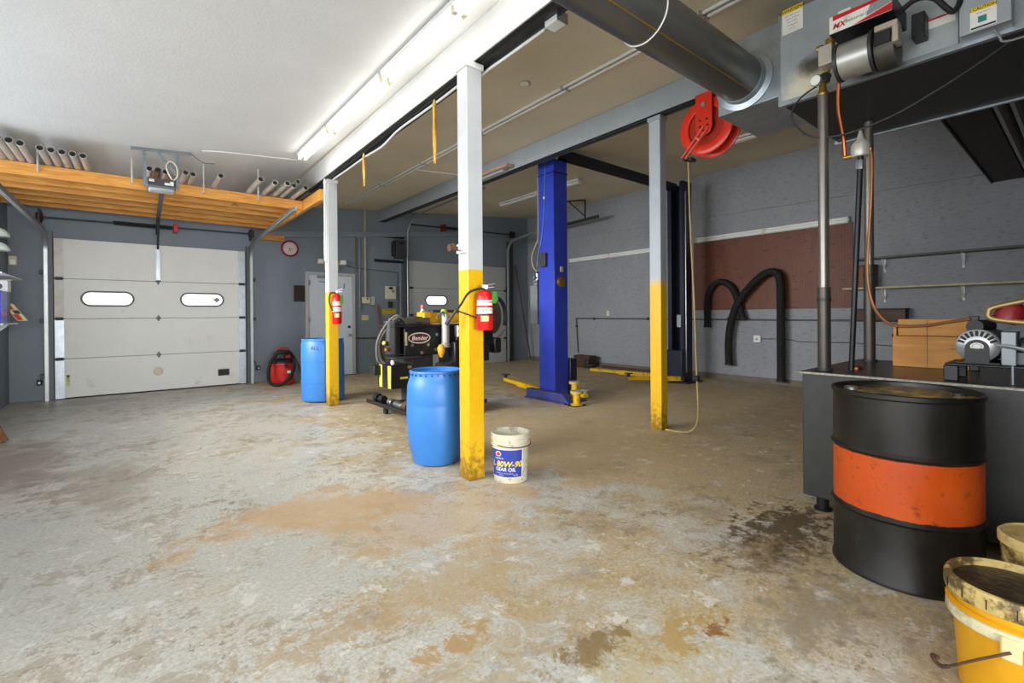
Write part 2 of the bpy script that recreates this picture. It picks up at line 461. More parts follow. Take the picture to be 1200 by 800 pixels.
# ------------------------------------------------------------------ the room
STR('floor', MB().box(XL - .3, XR + .3, YF - .3, YB + .3, -.2, 0), m_floor)
XS = 2.07
mb = MB(); mb.add([(XL-.3, YF-.3, cz(XL-.3)), (XS, YF-.3, cz(XS)), (XS, YB+.3, cz(XS)), (XL-.3, YB+.3, cz(XL-.3)),
   (XL-.3, YF-.3, 4.6), (XS, YF-.3, 4.6), (XS, YB+.3, 4.6), (XL-.3, YB+.3, 4.6)], [(0,1,2,3),(4,7,6,5),(0,4,5,1),(1,5,6,2),(2,6,7,3),(3,7,4,0)])
STR('ceiling', mb, m_ceil_l)
mb = MB(); mb.add([(XS, YF-.3, cz(XS)), (XR+.3, YF-.3, cz(XR+.3)), (XR+.3, YB+.3, cz(XR+.3)), (XS, YB+.3, cz(XS)),
   (XS, YF-.3, 4.6), (XR+.3, YF-.3, 4.6), (XR+.3, YB+.3, 4.6), (XS, YB+.3, 4.6)], [(0,1,2,3),(4,7,6,5),(0,4,5,1),(1,5,6,2),(2,6,7,3),(3,7,4,0)])
STR('ceiling', mb, m_ceil_r)
STR('wall_back', MB().box(XL-.3, XR+.3, YB, YB+.3, 0, 4.5), m_wall_back)
STR('wall_right', MB().box(XR, XR+.3, YF, YB, 0, 4.5), m_wall_right)
FD = [(-1.15, 1.75, 0.02, 2.5)]     # open vehicle door behind the camera
mb = MB(); xs = XL - .3
for (a, b, z0, z1) in FD:
    mb.box(xs, a, YF-.3, YF, 0, 4.5); mb.box(a, b, YF-.3, YF, z1, 4.5); xs = b
mb.box(xs, XR+.3, YF-.3, YF, 0, 4.5)
STR('wall_front', mb, m_wall_right)
STR('wall_added_light_block', MB().box(1.93, 2.05, YF, -.30, 0, cz(1.93)), m_wall_right)      # added unseen wall, keeps the door daylight out of the right bay
# left wall with two big windows behind and beside the camera
WIN = [(-2.6, 2.4, .75, 2.65), (3.3, 8.4, 1.35, 2.95)]
mb = MB(); ys = YF
for (a, b, z0, z1) in WIN:
    mb.box(XL-.3, XL, ys, a, 0, 4.3); mb.box(XL-.3, XL, a, b, 0, z0); mb.box(XL-.3, XL, a, b, z1, 4.3); ys = b
mb.box(XL-.3, XL, ys, YB, 0, 4.3)
STR('wall_left', mb, m_wall_back)
for i, (a, b, z0, z1) in enumerate(WIN):
    mb = MB(); w = .05
    mb.box(XL-.2, XL-.12, a, b, z0, z0+w).box(XL-.2, XL-.12, a, b, z1-w, z1).box(XL-.2, XL-.12, a, a+w, z0, z1).box(XL-.2, XL-.12, b-w, b, z0, z1)
    k = int((b - a) / .9)
    for j in range(1, k): mb.box(XL-.2, XL-.12, a + (b-a)*j/k - .02, a + (b-a)*j/k + .02, z0, z1)
    STR('window_%d' % (i+1), mb, m_white)
# sloping trim on the back wall, ledge on the right wall
mb = MB(); a, b = Vector((1.85, YB-.035, 2.86)), Vector((XR, YB-.035, 3.58)); mb.bar(a, b, .07, .12)
STR('trim_1', mb, m_wall_back, bevel=.004)
mb = MB().bar((XR-.015, YF, 3.05), (XR-.015, YB, 3.32), .03, .09)
STR('trim_2', mb, m_wall_right, bevel=.004)
STR('baseboard_right', MB().box(XR-.03, XR, 1.6, YB, 0, .10), M('grimy_base_strip', '#6d675c', .7, var=.2, scale=8))

# ------------------------------------------------------------------ posts and beams
def post(label, x0, x1, y0, y1, ztop, mat, capm):
    t = T('support_post', label, 'post', ((x0+x1)/2, (y0+y1)/2, 0), kind='thing')
    P(t, 'shaft', MB().box(x0, x1, y0, y1, 0, ztop - .02), mat, .006)
    P(t, 'top_plate', MB().box(x0-.012, x1+.012, y0-.012, y1+.012, ztop-.045, ztop), capm, .004)
    return t
p_near = post('tall yellow and white post with a red extinguisher, white bucket at its foot', 1.985, 2.125, 2.975, 3.11, 3.185, m_post_w, m_white)
mb = MB().box(1.955, 1.987, 2.985, 3.09, 1.73, 1.80).box(1.93, 1.96, 3.0, 3.03, 1.75, 1.78)
P(p_near, 'pipe_clamp', mb, m_white, .003)
mb = MB().cyl((1.88, 3.05, 1.765), (1.96, 3.05, 1.765), .018).cyl((1.865, 3.05, 1.765), (1.885, 3.05, 1.765), .028).cyl((1.9, 3.05, 1.765), (1.9, 3.05, 1.80), .012)
P(p_near, 'pipe_stub', mb, m_rust)
p_far = post('slim yellow and white post in front of the far blue barrel', 2.165, 2.30, 6.76, 6.90, 3.19, m_post_w, m_white)
p_grey = post('yellow and grey post beside the red hose reel', 4.445, 4.56, 2.94, 3.08, 3.405, m_post_g, m_beam_g)

def ibeam(name, label, x_at, z0, top, wdt, m, y0, y1):
    t = T(name, label, 'beam', (x_at(0), 0, z0), kind='thing')
    def sec(a0, a1, b0, b1):
        mb = MB(); r = []
        for y in (y0, y1):
            x = x_at(y); r.append([Vector((x+a0, y, b0)), Vector((x+a1, y, b0)), Vector((x+a1, y, b1)), Vector((x+a0, y, b1))])
        return mb.loft(r)
    P(t, 'web', sec(0, .012, z0, top), m[0])
    P(t, 'inner_web', sec(wdt-.012, wdt, z0, top), m[1])
    P(t, 'bottom_flange', sec(.012, wdt-.012, z0+.012, z0+.03), m[1])
    P(t, 'flange_lip', sec(wdt*.45, wdt*.55, z0+.001, z0+.012), m[1])
    return t
ibeam('ceiling_beam', 'white painted steel beam under the ceiling beside the lit tubes', lambda y: 1.995 + .018*y*0.9, 3.19, 3.465, .15, (m_beam_w, m_dark), YF, YB)
ibeam('ceiling_beam', 'grey painted steel beam carrying the red hose reel', lambda y: 4.40, 3.41, 3.66, .15, (m_beam_g, m_dark), YF, YB)

# junction box and cable under the white beam
t = T('junction_box', 'small white electrical box under the white beam near the round duct', 'electrical box', (2.2, 2.25, 3.22))
P(t, 'box', MB().box(2.16, 2.25, 2.18, 2.30, 3.165, 3.225), m_white, .004)
P(t, 'cover', MB().box(2.155, 2.255, 2.175, 2.182, 3.16, 3.23), m_galv, .002)
P(t, 'clamp', MB().cyl((2.2, 2.30, 3.19), (2.2, 2.34, 3.19), .012), m_galv)
path = smooth_path([(2.2, 2.33, 3.19), (2.19, 2.7, 3.175), (2.175, 2.95, 3.16), (2.16, 3.12, 3.13)], 6)
TM('flex_conduit', 'white flexible cable from the electrical box to the near post', 'cable', MB().tube(path, .011, 8), m_white, path[0])
path = smooth_path([(2.14, 3.2, 3.176), (2.15, 3.6, 3.17), (2.16, 4.0, 3.175), (2.155, 4.5, 3.165), (2.18, 4.95, 3.135), (2.19, 5.42, 3.155), (2.21, 6.0, 3.168), (2.22, 6.7, 3.176)], 6)
TM('flex_conduit', 'white wavy cable under the white beam between the two posts', 'cable', MB().tube(path, .011, 8), m_white, path[0])
path = smooth_path([(2.13, 6.78, 3.19), (2.13, 6.78, 2.6), (2.13, 6.79, 2.12), (2.15, 6.80, 2.02)], 4)
TM('wall_conduit', 'thin white pipe running down the side of the far post', 'conduit', MB().tube(path, .012, 8), m_white, path[0])

# fly paper strips
m_fly = M('amber_fly_paper', '#c99a3b', .35, var=.25, scale=20)
def fly(label, x, y, z0, z1):
    t = T('fly_paper', label, 'fly paper', (x, y, z0), group='fly papers under the white beam')
    n = 28; mb = MB(); vs = []; fs = []
    for i in range(n + 1):
        a = .75 * sin(i * .16 + x * 9) - .75; z = z1 + (z0 - z1) * i / n
        for s in (-1, 1): vs.append((x + s*.018*cos(a), y + s*.018*sin(a), z)); 
    for i in range(n): fs.append((2*i, 2*i+1, 2*i+3, 2*i+2))
    mb.add(vs, fs); o = P(t, 'strip', mb, m_fly, flip=False)
    sm = o.modifiers.new('thick', 'SOLIDIFY'); sm.thickness = .002
    P(t, 'tube', MB().cyl((x, y, z1 - .03), (x, y, 3.19), .010), M('fly_tube', '#d9c27a', .5))
    P(t, 'pin', MB().cyl((x, y, z0), (x, y, z0 + .03), .004), m_red)
fly('amber fly paper strip hanging nearer the yellow post with extinguisher', 2.135, 3.72, 2.62, 3.17)
fly('amber fly paper strip hanging nearer the far post', 2.17, 5.45, 2.80, 3.17)

# ------------------------------------------------------------------ fluorescent lights
def tube_light(name, label, cat, x, y0, y1, zc, lit, group, up, side, w=.13):
    """strip fitting along Y; up = direction to the mounting surface, side = across"""
    up, side = Vector(up), Vector(side)
    t = T(name, label, cat, (x, (y0+y1)/2, zc), group=group)
    o = Vector((x, 0, zc))
    def bx(mb, a0, a1, b0, b1, c0, c1):
        vs = [o + side*a + YP*b + up*c for a in (a0, a1) for b in (b0, b1) for c in (c0, c1)]
        return mb.add(vs, [(0,1,3,2),(4,6,7,5),(0,4,5,1),(2,3,7,6),(0,2,6,4),(1,5,7,3)])
    P(t, 'housing', bx(MB(), -w/2, w/2, y0, y1, -.035, 0), m_white, .003)
    n = max(1, round((y1 - y0) / 1.25)); L = (y1 - y0) / n
    for i in range(n):
        for s in (-1, 1):
            a = o + side*s*w*.28 + up*-.062
            P(t, 'tube', MB().cyl(a + YP*(y0 + i*L + .03), a + YP*(y0 + (i+1)*L - .03), .0165, n=12), m_tube if lit else m_tube_off)
        for e in (y0 + i*L, y0 + (i+1)*L - .025):
            mb = MB()
            for s in (-1, 1): bx(mb, s*w*.28-.018, s*w*.28+.018, e, e+.025, -.085, -.03)
            P(t, 'socket', mb, m_cream, .002)
    return t
LX = 1.80; lz = cz(LX) - .012; sl = Vector((1, 0, .083)).normalized(); upv = Vector((-.083, 0, 1)).normalized()
for lab, a, b in (('lit fluorescent strip at the far end of the bright row, beside the pipe rack', 5.50, 6.66), ('lit fluorescent strip in the middle of the bright row by the white beam', 4.02, 5.46),
                  ('lit fluorescent strip of the bright row, cut by the top edge of the photo', 1.6, 3.98)):
    tube_light('fluorescent_light', lab, 'ceiling light', LX, a, b, lz, True, 'lit strips along the white beam', upv, sl)
tube_light('fluorescent_light', 'unlit white strip light fixed above the brown pegboard', 'wall light', XR-.012, 2.44, 5.02, 2.735, False, 'unlit strips on the right wall', XP, ZP, .10)
tube_light('fluorescent_light', 'unlit white strip light on the grey wall behind the blue lift', 'wall light', XR-.012, 5.95, 8.55, 2.665, False, 'unlit strips on the right wall', XP, ZP, .10)
tube_light('fluorescent_light', 'unlit strip light on the tan ceiling behind the blue lift', 'ceiling light', 6.62, 6.1, 8.55, cz(6.62)-.012, False, 'unlit strips on the tan ceiling', upv, sl)
tube_light('fluorescent_light', 'unlit strip light on the tan ceiling behind the hose reel', 'ceiling light', 7.0, 1.6, 4.0, cz(7.0)-.012, False, 'unlit strips on the tan ceiling', upv, sl)

# ------------------------------------------------------------------ ceiling conduits and detector
for lab, dx in (('long white conduit on the tan ceiling, side towards the white beam', 0), ('long white conduit on the tan ceiling, side towards the grey beam', .075)):
    x = 3.44 + dx; z = cz(x) - .018
    t = T('ceiling_conduit', lab, 'conduit', (x, 4, z), group='pair of white conduits on the tan ceiling')
    P(t, 'pipe', MB().cyl((x, YF, z), (x, 9.6, z), .016, n=10), m_white)
    for y in (1.9, 3.4, 4.9, 6.4, 7.9):
        P(t, 'clip', MB().box(x-.025, x+.025, y-.012, y+.012, z-.02, z+.012), m_galv, .003)
x0 = 3.55
TM('ceiling_conduit', 'short thin white pipe crossing the tan ceiling behind the near post', 'conduit', MB().cyl((x0, 6.75, cz(x0)-.02), (4.39, 6.75, cz(4.39)-.02), .012, n=8), m_white, (x0, 6.75, cz(x0)))
t = T('smoke_detector', 'round cream smoke detector on the tan ceiling', 'smoke detector', (3.05, 3.54, cz(3.05)))
P(t, 'base', MB().lathe((3.05, 3.54, cz(3.05)-.012), [(.055, .012), (.055, 0)], 24), m_galv)
P(t, 'cover', MB().lathe((3.05, 3.54, cz(3.05)-.045), [(.025, 0), (.042, .008), (.05, .034)], 24), m_cream)
t = T('wooden_board', 'pinkish wooden board end sticking out under the grey beam', 'board', (4.33, 5.6, 3.38))
P(t, 'plank', MB().box(4.25, 4.395, 5.35, 6.6, 3.425, 3.46), wood('pale_wood', '#a9886e', '#bd9c80', 1), .003)
P(t, 'support_strip', MB().box(4.30, 4.395, 5.5, 6.4, 3.39, 3.424), m_beam_g, .003)

# ------------------------------------------------------------------ garage doors
def garage_door(name, x0, x1, zt, npan, wins, pm, yf):
    """sectional door; yf is the inner face"""
    d = bpy.data.objects.new(name, None); COL.objects.link(d); d.location = ((x0+x1)/2, yf, 0); d['kind'] = 'structure'
    W[d] = Matrix.Translation(d.location)
    ph = zt / npan
    for i in range(npan):
        o = P(d, 'panel', MB().box(x0, x1, yf, yf + .045, i*ph + .003, (i+1)*ph - .003), pm, .004)
    for (a, b, c, e) in wins:
        cx, cyz = (a+b)/2, (c+e)/2; hw, hh = (b-a)/2, (e-c)/2
        def oval(hw, hh, y, n=10):
            r = hh; pts = []
            for s, base in ((1, -pi/2), (-1, pi/2)):
                for j in range(n+1):
                    an = base + pi*j/n; pts.append(Vector((cx + s*(hw-r) + r*cos(an), y, cyz + r*sin(an))))
            return pts
        mb = MB(); mb.loft([oval(hw+.016, hh+.016, yf-.001), oval(hw+.016, hh+.016, yf-.016), oval(hw-.012, hh-.012, yf-.016), oval(hw-.012, hh-.012, yf-.001)], False)
        w = P(d, 'window_frame', mb, M('grey_window_frame', '#55565b', .5))
        P(w, 'pane', MB().loft([oval(hw, hh, yf-.002), oval(hw, hh, yf-.006)]), m_pane)
    return d, ph
YD = 10.17
d1, ph = garage_door('door_1', -.90, 1.69, 2.52, 4, [(-.60, .045, 1.47, 1.69), (.70, 1.34, 1.475, 1.695)], m_door, YD)
for i in range(4):
    for x in (-.86, 1.65):
        P(d1, 'edge_stile', MB().box(x-.055, x+.055, YD-.006, YD, i*ph+.01, (i+1)*ph-.01), m_galv if x > 0 or i < 2 else M('white_stile', '#dedad2', .5), .002)  # lower left stiles are greyer: shadow put into the colour
for i in range(1, 4):
    for x in (-.86, 1.65):
        P(d1, 'hinge', MB().box(x-.045, x+.045, YD-.022, YD-.004, i*ph-.025, i*ph+.025).cyl((x-.06, YD-.022, i*ph), (x+.06, YD-.022, i*ph), .009), m_dark, .003)
    if i < 3:
        mb = MB().prism([(-.035, 0), (0, -.06), (.035, 0), (0, .06)], (.38, YD, i*ph), XP, ZP, .006)
        P(d1, 'hinge', mb.cyl((.345, YD-.008, i*ph), (.415, YD-.008, i*ph), .009), m_hinge, label='diamond shaped centre hinge')
mb = MB().prism([(-.035, .02), (0, -.07), (.035, .02)], (.38, YD, 3*ph), XP, ZP, .006)
P(d1, 'hinge', mb.cyl((.345, YD-.008, 3*ph), (.415, YD-.008, 3*ph), .009), m_hinge)
P(d1, 'strut', MB().box(.345, .415, YD-.03, YD, 3*ph+.02, 2.47).box(.36, .40, YD-.045, YD-.03, 3*ph+.05, 2.45), m_galv, .003, label='galvanised vertical centre bracket for the opener arm')
P(d1, 'lift_handle', MB().box(1.25, 1.43, YD-.02, YD, .19, .31), m_blackp, .012)
P(d1, 'handle_recess', MB().box(1.28, 1.40, YD-.024, YD-.019, .225, .275), m_ink, .006)
P(d1, 'lock_rose', MB().lathe((.37, YD, .345), [(.075, 0), (.075, .006), (.05, .010), (.048, .022), (.02, .024)], 24, (0, -1, 0)), m_cream, label='round cream lock cover')
P(d1, 'bottom_seal', MB().box(-.90, 1.69, YD, YD+.04, 0, .02), m_rubber)
P(d1, 'caution_sticker', MB().box(-.79, -.745, YD-.0012, YD+.001, .20, .38), M('pale_yellow_sticker', '#cfcf9a', .5))
mb = MB().box(-.785, -.75, YD-.002, YD-.0013, .345, .37).box(-.775, -.76, YD-.002, YD-.0013, .315, .34).box(-.785, -.75, YD-.002, YD-.0013, .29, .295)
P(d1, 'sticker_print', mb, m_ink)
P(d1, 'window_decal', MB().prism([(-.06, 0), (0, -.05), (.06, 0), (0, .05)], (1.24, YD-.007, 1.585), XP, ZP, .001), m_grey_ink)

def track(name, label, x, ztop, yfr, group, zend, sgn, ym=10.11):
    t = T(name, label, 'track', (x, ym, 0), group=group)
    r = .32
    prof = [(x, ym, 0.0), (x, ym, ztop - r)]
    for j in range(1, 9):
        a = pi/2*j/8; prof.append((x, ym - r*(1-cos(a)), ztop - r + r*sin(a)))
    prof.append((x, yfr, zend))
    mb = MB(); vs = []; fs = []
    for k, p in enumerate(prof):
        p = Vector(p); q = Vector(prof[min(k+1, len(prof)-1)]) - Vector(prof[max(k-1, 0)])
        q.normalize(); nn = Vector((0, -q.z, q.y)) if True else None
        nn = XP.cross(q).normalized()
        for sx, sn in ((0, -.03), (sgn*.04, -.03), (sgn*.04, -.026), (sgn*.004, -.026), (sgn*.004, .026), (sgn*.04, .026), (sgn*.04, .03), (0, .03)):
            vs.append(p + XP*sx + nn*sn)
    n = 8
    for k in range(len(prof)-1):
        for j in range(n):
            a, b = k*n + j, k*n + (j+1) % n; fs.append((a, b, b+n, a+n))
    fs += [tuple(range(n)), tuple(range((len(prof)-1)*n, len(prof)*n))]
    P(t, 'rail', mb.add(vs, fs), m_conduit)
    for z in (.35, 1.2, 1.95):
        P(t, 'bracket', MB().box(min(x, x-sgn*.05), max(x, x-sgn*.05), ym-.02, YB-.001, z, z+.06), m_dark, .003)
    return t
track('door_track', 'steel door track left of the white garage door, curving under the pipe rack', -1.02, 2.60, 6.6, 'tracks of the white garage door', 2.56, 1)
track('door_track', 'steel door track between the white garage door and the wall clock', 1.82, 2.66, 7.0, 'tracks of the white garage door', 2.77, -1)
# jambs
STR('trim_3', MB().box(-1.0, -.93, YB-.07, YB, 0, 2.62), M('jamb_grey', '#6c7178', .5), bevel=.004)
STR('trim_4', MB().box(1.73, 1.80, YB-.07, YB, 0, 2.62), M('jamb_grey2', '#565b62', .5), bevel=.004)
for x in (-1.04, 1.94):
    t = T('photo_eye', 'small dark safety sensor low beside the %s track of the white garage door' % ('clock side' if x > 0 else 'wall shelf side'), 'sensor', (x, 10.1, .28))
    P(t, 'body', MB().box(x-.07, x-.01, 10.06, 10.12, .25, .33), m_blackp, .008)
    P(t, 'arm', MB().bar((x-.04, 10.12, .30), (x-.04, 10.24, .30), .03, .02), m_dark)
    P(t, 'lens', MB().cyl((x-.04, 10.06, .29), (x-.04, 10.05, .29), .014), m_galv)
# torsion shaft
t = T('torsion_spring', 'long dark torsion shaft and spring above the white garage door', 'torsion spring', (.38, 10.08, 2.82))
P(t, 'shaft', MB().cyl((-1.04, 10.08, 2.81), (1.82, 10.08, 2.845), .014, n=10), m_dark)
mb = MB(); pts = []
for i in range(0, 360):
    a = i*2*pi/9; xx = -.2 + .78*i/360; pts.append((xx, 10.08 + .03*cos(a), 2.822 + .03*sin(a)))
P(t, 'spring', mb.tube(pts, .007, 5), m_black)
P(t, 'center_bracket', MB().box(.60, .66, 10.04, YB, 2.75, 2.90), m_red, .004, label='red centre bearing bracket')
for x in (-1.06, 1.80):
    P(t, 'cable_drum', MB().lathe((x, 10.08, 2.81 if x < 0 else 2.845), [(.03, -.04), (.07, -.035), (.055, -.02), (.055, .02), (.07, .035), (.03, .04)], 20, (1, 0, 0)), m_rust)
    P(t, 'end_plate', MB().box(x-.012, x+.012, 10.0, YB, 2.73, 2.93), m_dark, .003)

# opener
t = T('garage_door_opener', 'grey garage door opener hung on angle irons in front of the pipe rack', 'door opener', (.33, 7.2, 2.9))
yo = 7.15
b = P(t, 'motor_housing', MB().box(.17, .455, yo, yo+.30, 2.84, 2.955), M('opener_grey', '#5f666c', .45, .2), .01)
P(t, 'front_panel', MB().box(.175, .45, yo-.008, yo, 2.865, 2.95), m_dark, .004)
P(t, 'light_cover', MB().box(.185, .445, yo-.01, yo+.14, 2.80, 2.845), M('clouded_lens', '#a9abac', .35), .02)
P(b, 'sticker', MB().box(.19, .24, yo-.0095, yo-.0082, 2.905, 2.935).box(.34, .40, yo-.0095, yo-.0082, 2.88, 2.91).box(.395, .43, yo-.0095, yo-.0082, 2.88, 2.93), m_label_w)
P(b, 'sticker_print', text_mb('1/2 HP', .018, flat((.215, yo-.0105, 2.92), XP, ZP)), m_ink)
m_iron = M('dull_angle_iron', '#777f84', .45, .4, var=.15)
def perf(p0, p1):
    mb = MB().bar(p0, p1, .035, .004, (0, 1, 0)); p0, p1 = Vector(p0), Vector(p1)
    mb.bar(p0 + YP*.016, p1 + YP*.016, .004, .032, (0, 1, 0)); return mb
zc_ = cz(.3)
P(t, 'hanger', perf((.15, yo+.06, 2.86), (.15, yo+.06, cz(.15)-.01)), m_iron)
P(t, 'hanger', perf((.475, yo+.06, 2.86), (.475, yo+.06, cz(.475)-.01)), m_iron)
P(t, 'cross_angle', perf((.02, yo+.05, cz(.02)-.02), (.62, yo+.05, cz(.62)-.02)), m_iron)
P(t, 'brace', perf((.28, yo+.04, cz(.28)-.03), (.46, yo+.04, 3.03)), m_iron)
P(t, 'rail', MB().bar((.33, yo+.3, 2.875), (.37, 9.7, 2.88), .05, .03), m_dark, .003)
P(t, 'header_bracket', MB().bar((.37, 9.66, 2.88), (.38, YB-.005, 2.72), .05, .02), m_dark)
P(t, 'door_arm', MB().bar((.37, 9.6, 2.86), (.38, YD-.04, 2.44), .03, .012), m_dark)
P(t, 'power_cord', MB().tube(smooth_path([(.42, yo+.02, 2.96), (.38, yo+.03, 3.04), (.36, yo+.02, 3.12), (.40, yo+.03, 3.19), (.46, yo+.03, 3.14), (.47, yo+.02, 3.02), (.43, yo+.02, 2.955)], 6), .008, 7), m_cream)
path = smooth_path([(.62, yo+.05, cz(.62)-.02), (.75, yo+.1, cz(.75)-.10), (.86, yo, cz(.86)-.13)], 6)
P(t, 'loose_wire', MB().tube(path, .004, 5), m_dark)
path = smooth_path([(.72, 7.05, cz(.72)-.006), (1.0, 7.0, cz(1.)-.006), (1.5, 7.0, cz(1.5)-.006), (1.98, 6.98, cz(1.95)-.006)], 4)
TM('ceiling_cable', 'thin white cable stapled across the pale ceiling above the pipe rack', 'cable', MB().tube(path, .007, 6), m_white, path[0])

# ------------------------------------------------------------------ pipe rack (pine joists) with exhaust tubing
rack = T('pipe_rack', 'yellow pine ceiling rack of parallel boards above the white garage door', 'rack', (.4, 8.8, 2.92))
for k in range(6):
    y = 7.75 + k*.40
    P(rack, 'joist', MB().box(XL+.005, 2.10, y, y+.04, 2.92, 3.06), m_wood, .003)
P(rack, 'ledger', MB().box(2.105, 2.16, 6.915, YB-.01, 2.915, 3.075), m_wood_y, .003)
P(rack, 'ledger_lip', MB().box(2.17-.005, 2.19, 6.905, 7.4, 2.915, 3.075), m_wood_y, .003)
P(rack, 'wall_block', MB().box(1.93, 2.40, YB-.10, YB-.01, 2.765, 2.885), m_wood, .004)
for x, y in ((-.82, 7.70), (.03, 7.68), (.80, 7.70), (1.47, 7.68)):
    P(rack, 'strap', MB().box(x-.009, x+.009, y, y+.045, 2.97, cz(x)-.002), M('clear_white_strap', '#c3c5c4', .3, var=.05))
def pipe(label, x0, y0, x1, y1, r=.034, z=None, m=None, group='exhaust pipes lying on the pine rack'):
    zz = (3.062 + r) if z is None else z
    t = T('exhaust_pipe', label, 'pipe', (x0, y0, zz), group=group)
    a, b_ = Vector((x0, y0, zz)), Vector((x1, y1, zz)); dd = (b_ - a).normalized()
    L = (b_ - a).length; c = a
    prof = [(r, 0), (r, L), (r-.004, L), (r-.004, L-.3), (r-.004, .35), (r-.004, 0)]
    mb = MB().lathe(c, prof, 18, dd, False)
    rings = 18; base = len(mb.f)
    for j in range(18):
        k = (j+1) % 18; mb.f.append([5*18 + j, 5*18 + k, k, j])
    P(t, 'tube', mb, m or m_exh)
    P(t, 'bore_shade', MB().cyl(c + dd*.05, c + dd*.056, r-.004, n=18), m_ink)  # black disc: shade inside the pipe put into colour
    return t
PX = [(-1.02, 7.10, 'outermost pipe of the bundle by the left wall'), (-.945, 7.12, 'second pipe of the bundle by the left wall'), (-.87, 7.3, 'third pipe of the bundle by the left wall')]
words = ['first', 'second', 'third', 'fourth', 'fifth']
for i, x in enumerate((-1.10, -1.03, -.955, -.88)):
    pipe('%s exhaust pipe from the wall in the far left bundle on the rack' % words[i], x, 6.9 + .05*i, x, 9.9)
for i, x in enumerate((-.80+.06, -.665+.01, -.57, -.485, -.40)):
    pipe('%s pipe from the left in the row of five on the rack' % words[i], x, 7.12 + .015*i, x + .05, 9.9, .033)
for i, (x, y) in enumerate(((.20, 7.30), (.285, 7.32), (.36, 7.34))):
    pipe('%s of the three exhaust pipes just behind the opener hangers' % words[i], x, y, x, 10.0, .033, m=m_exh if i != 1 else M('rusty_exhaust', '#7a5f4d', .5, .5, var=.25))
pipe('exhaust pipe just right of the opener hanger, nearer to it', .56, 7.22, .56, 10.0, .033)
pipe('exhaust pipe just right of the opener hanger, farther from it', .64, 7.25, .64, 10.0, .033)
pipe('single exhaust pipe right of the opener beside a white strap', .93, 7.12, .93, 10.0, .034)
for i, (x, y) in enumerate(((1.37, 6.98), (1.56, 7.06), (1.70, 6.98), (1.80, 7.04), (1.96, 7.06))):
    pipe('%s exhaust pipe from the left in the cluster beside the white beam' % words[i], x, y, x, 10.0, .036)
pipe('upper exhaust pipe resting on the cluster beside the white beam', 1.875, 7.12, 1.875, 10.0, .034, z=3.062+.036*2+.05)
pipe('darker exhaust pipe tucked against the pine ledger board', 2.055, 7.2, 2.055, 10.0, .032, m=m_dark)

# ------------------------------------------------------------------ back wall: clock, door, boxes, conduits
t = T('wall_clock', 'round red rimmed wall clock on the blue grey wall', 'clock', (2.52, YB-.02, 2.64))
c = (2.52, YB-.001, 2.645)
P(t, 'rim', MB().lathe(c, [(.165, 0), (.165, .03), (.15, .04), (.132, .03), (.132, .012)], 36, (0, -1, 0)), M('dark_red_rim', '#8c1d28', .35))
P(t, 'dial', MB().lathe(c, [(.134, 0), (.134, .014)], 36, (0, -1, 0)), M('pinkish_dial', '#e3cfcf', .5))
mb = MB()
for h in range(1, 13):
    a = pi/2 - h*pi/6
    text_mb(str(h), .03, flat((2.52 + .108*cos(a), YB-.0165, 2.645 + .108*sin(a)), XP, ZP), mb)
P(t, 'numerals', mb, m_ink)
P(t, 'hour_hand', MB().bar((2.52, YB-.019, 2.645), (2.49, YB-.019, 2.575), .010, .003, (0, 1, 0)), m_ink)
P(t, 'minute_hand', MB().bar((2.52, YB-.022, 2.645), (2.545, YB-.022, 2.565), .007, .003, (0, 1, 0)).bar((2.50, YB-.022, 2.65), (2.58, YB-.022, 2.63), .007, .003, (0, 1, 0)), m_ink)

d3 = bpy.data.objects.new('door_3', None); COL.objects.link(d3); d3.location = (3.32, YB, 0); d3['kind'] = 'structure'; W[d3] = Matrix.Translation(d3.location)
fx0, fx1, fz = 2.81, 3.84, 2.20
P(d3, 'frame', MB().box(fx0, fx0+.06, YB-.05, YB, 0, fz).box(fx1-.06, fx1, YB-.05, YB, 0, fz).box(fx0+.06, fx1-.06, YB-.05, YB, fz-.06, fz), m_beam_w, .004)
P(d3, 'leaf', MB().box(fx0+.065, fx1-.065, YB-.04, YB-.002, .01, fz-.065), m_pdoor, .003)
for z in (.35, 1.15, 1.92):
    P(d3, 'hinge', MB().box(fx0+.04, fx0+.085, YB-.058, YB-.04, z, z+.11), m_steel, .003)
P(d3, 'door_knob', MB().lathe((3.70, YB-.04, .86), [(.034, 0), (.034, .008), (.012, .012), (.012, .03), (.03, .04), (.032, .055), (.018, .065)], 20, (0, -1, 0)), m_steel)
P(d3, 'deadbolt', MB().lathe((3.70, YB-.04, 1.04), [(.03, 0), (.03, .014), (.012, .016), (.012, .026)], 18, (0, -1, 0)), m_dark)
P(d3, 'door_closer', MB().box(3.02, 3.22, YB-.10, YB-.05, 2.07, 2.12).bar((3.10, YB-.11, 2.10), (3.34, YB-.16, 2.14), .02, .01).bar((3.05, YB-.10, 2.0), (3.30, YB-.10, 1.97), .02, .02), m_galv, .004)
P(d3, 'door_mark', text_mb('J', .12, flat((3.60, YB-.0415, 1.93), XP, ZP), bold=.003), m_ink, label='black painted hook shaped mark')
P(d3, 'threshold', MB().box(fx0, fx1, YB-.08, YB, 0, .012), m_dark)

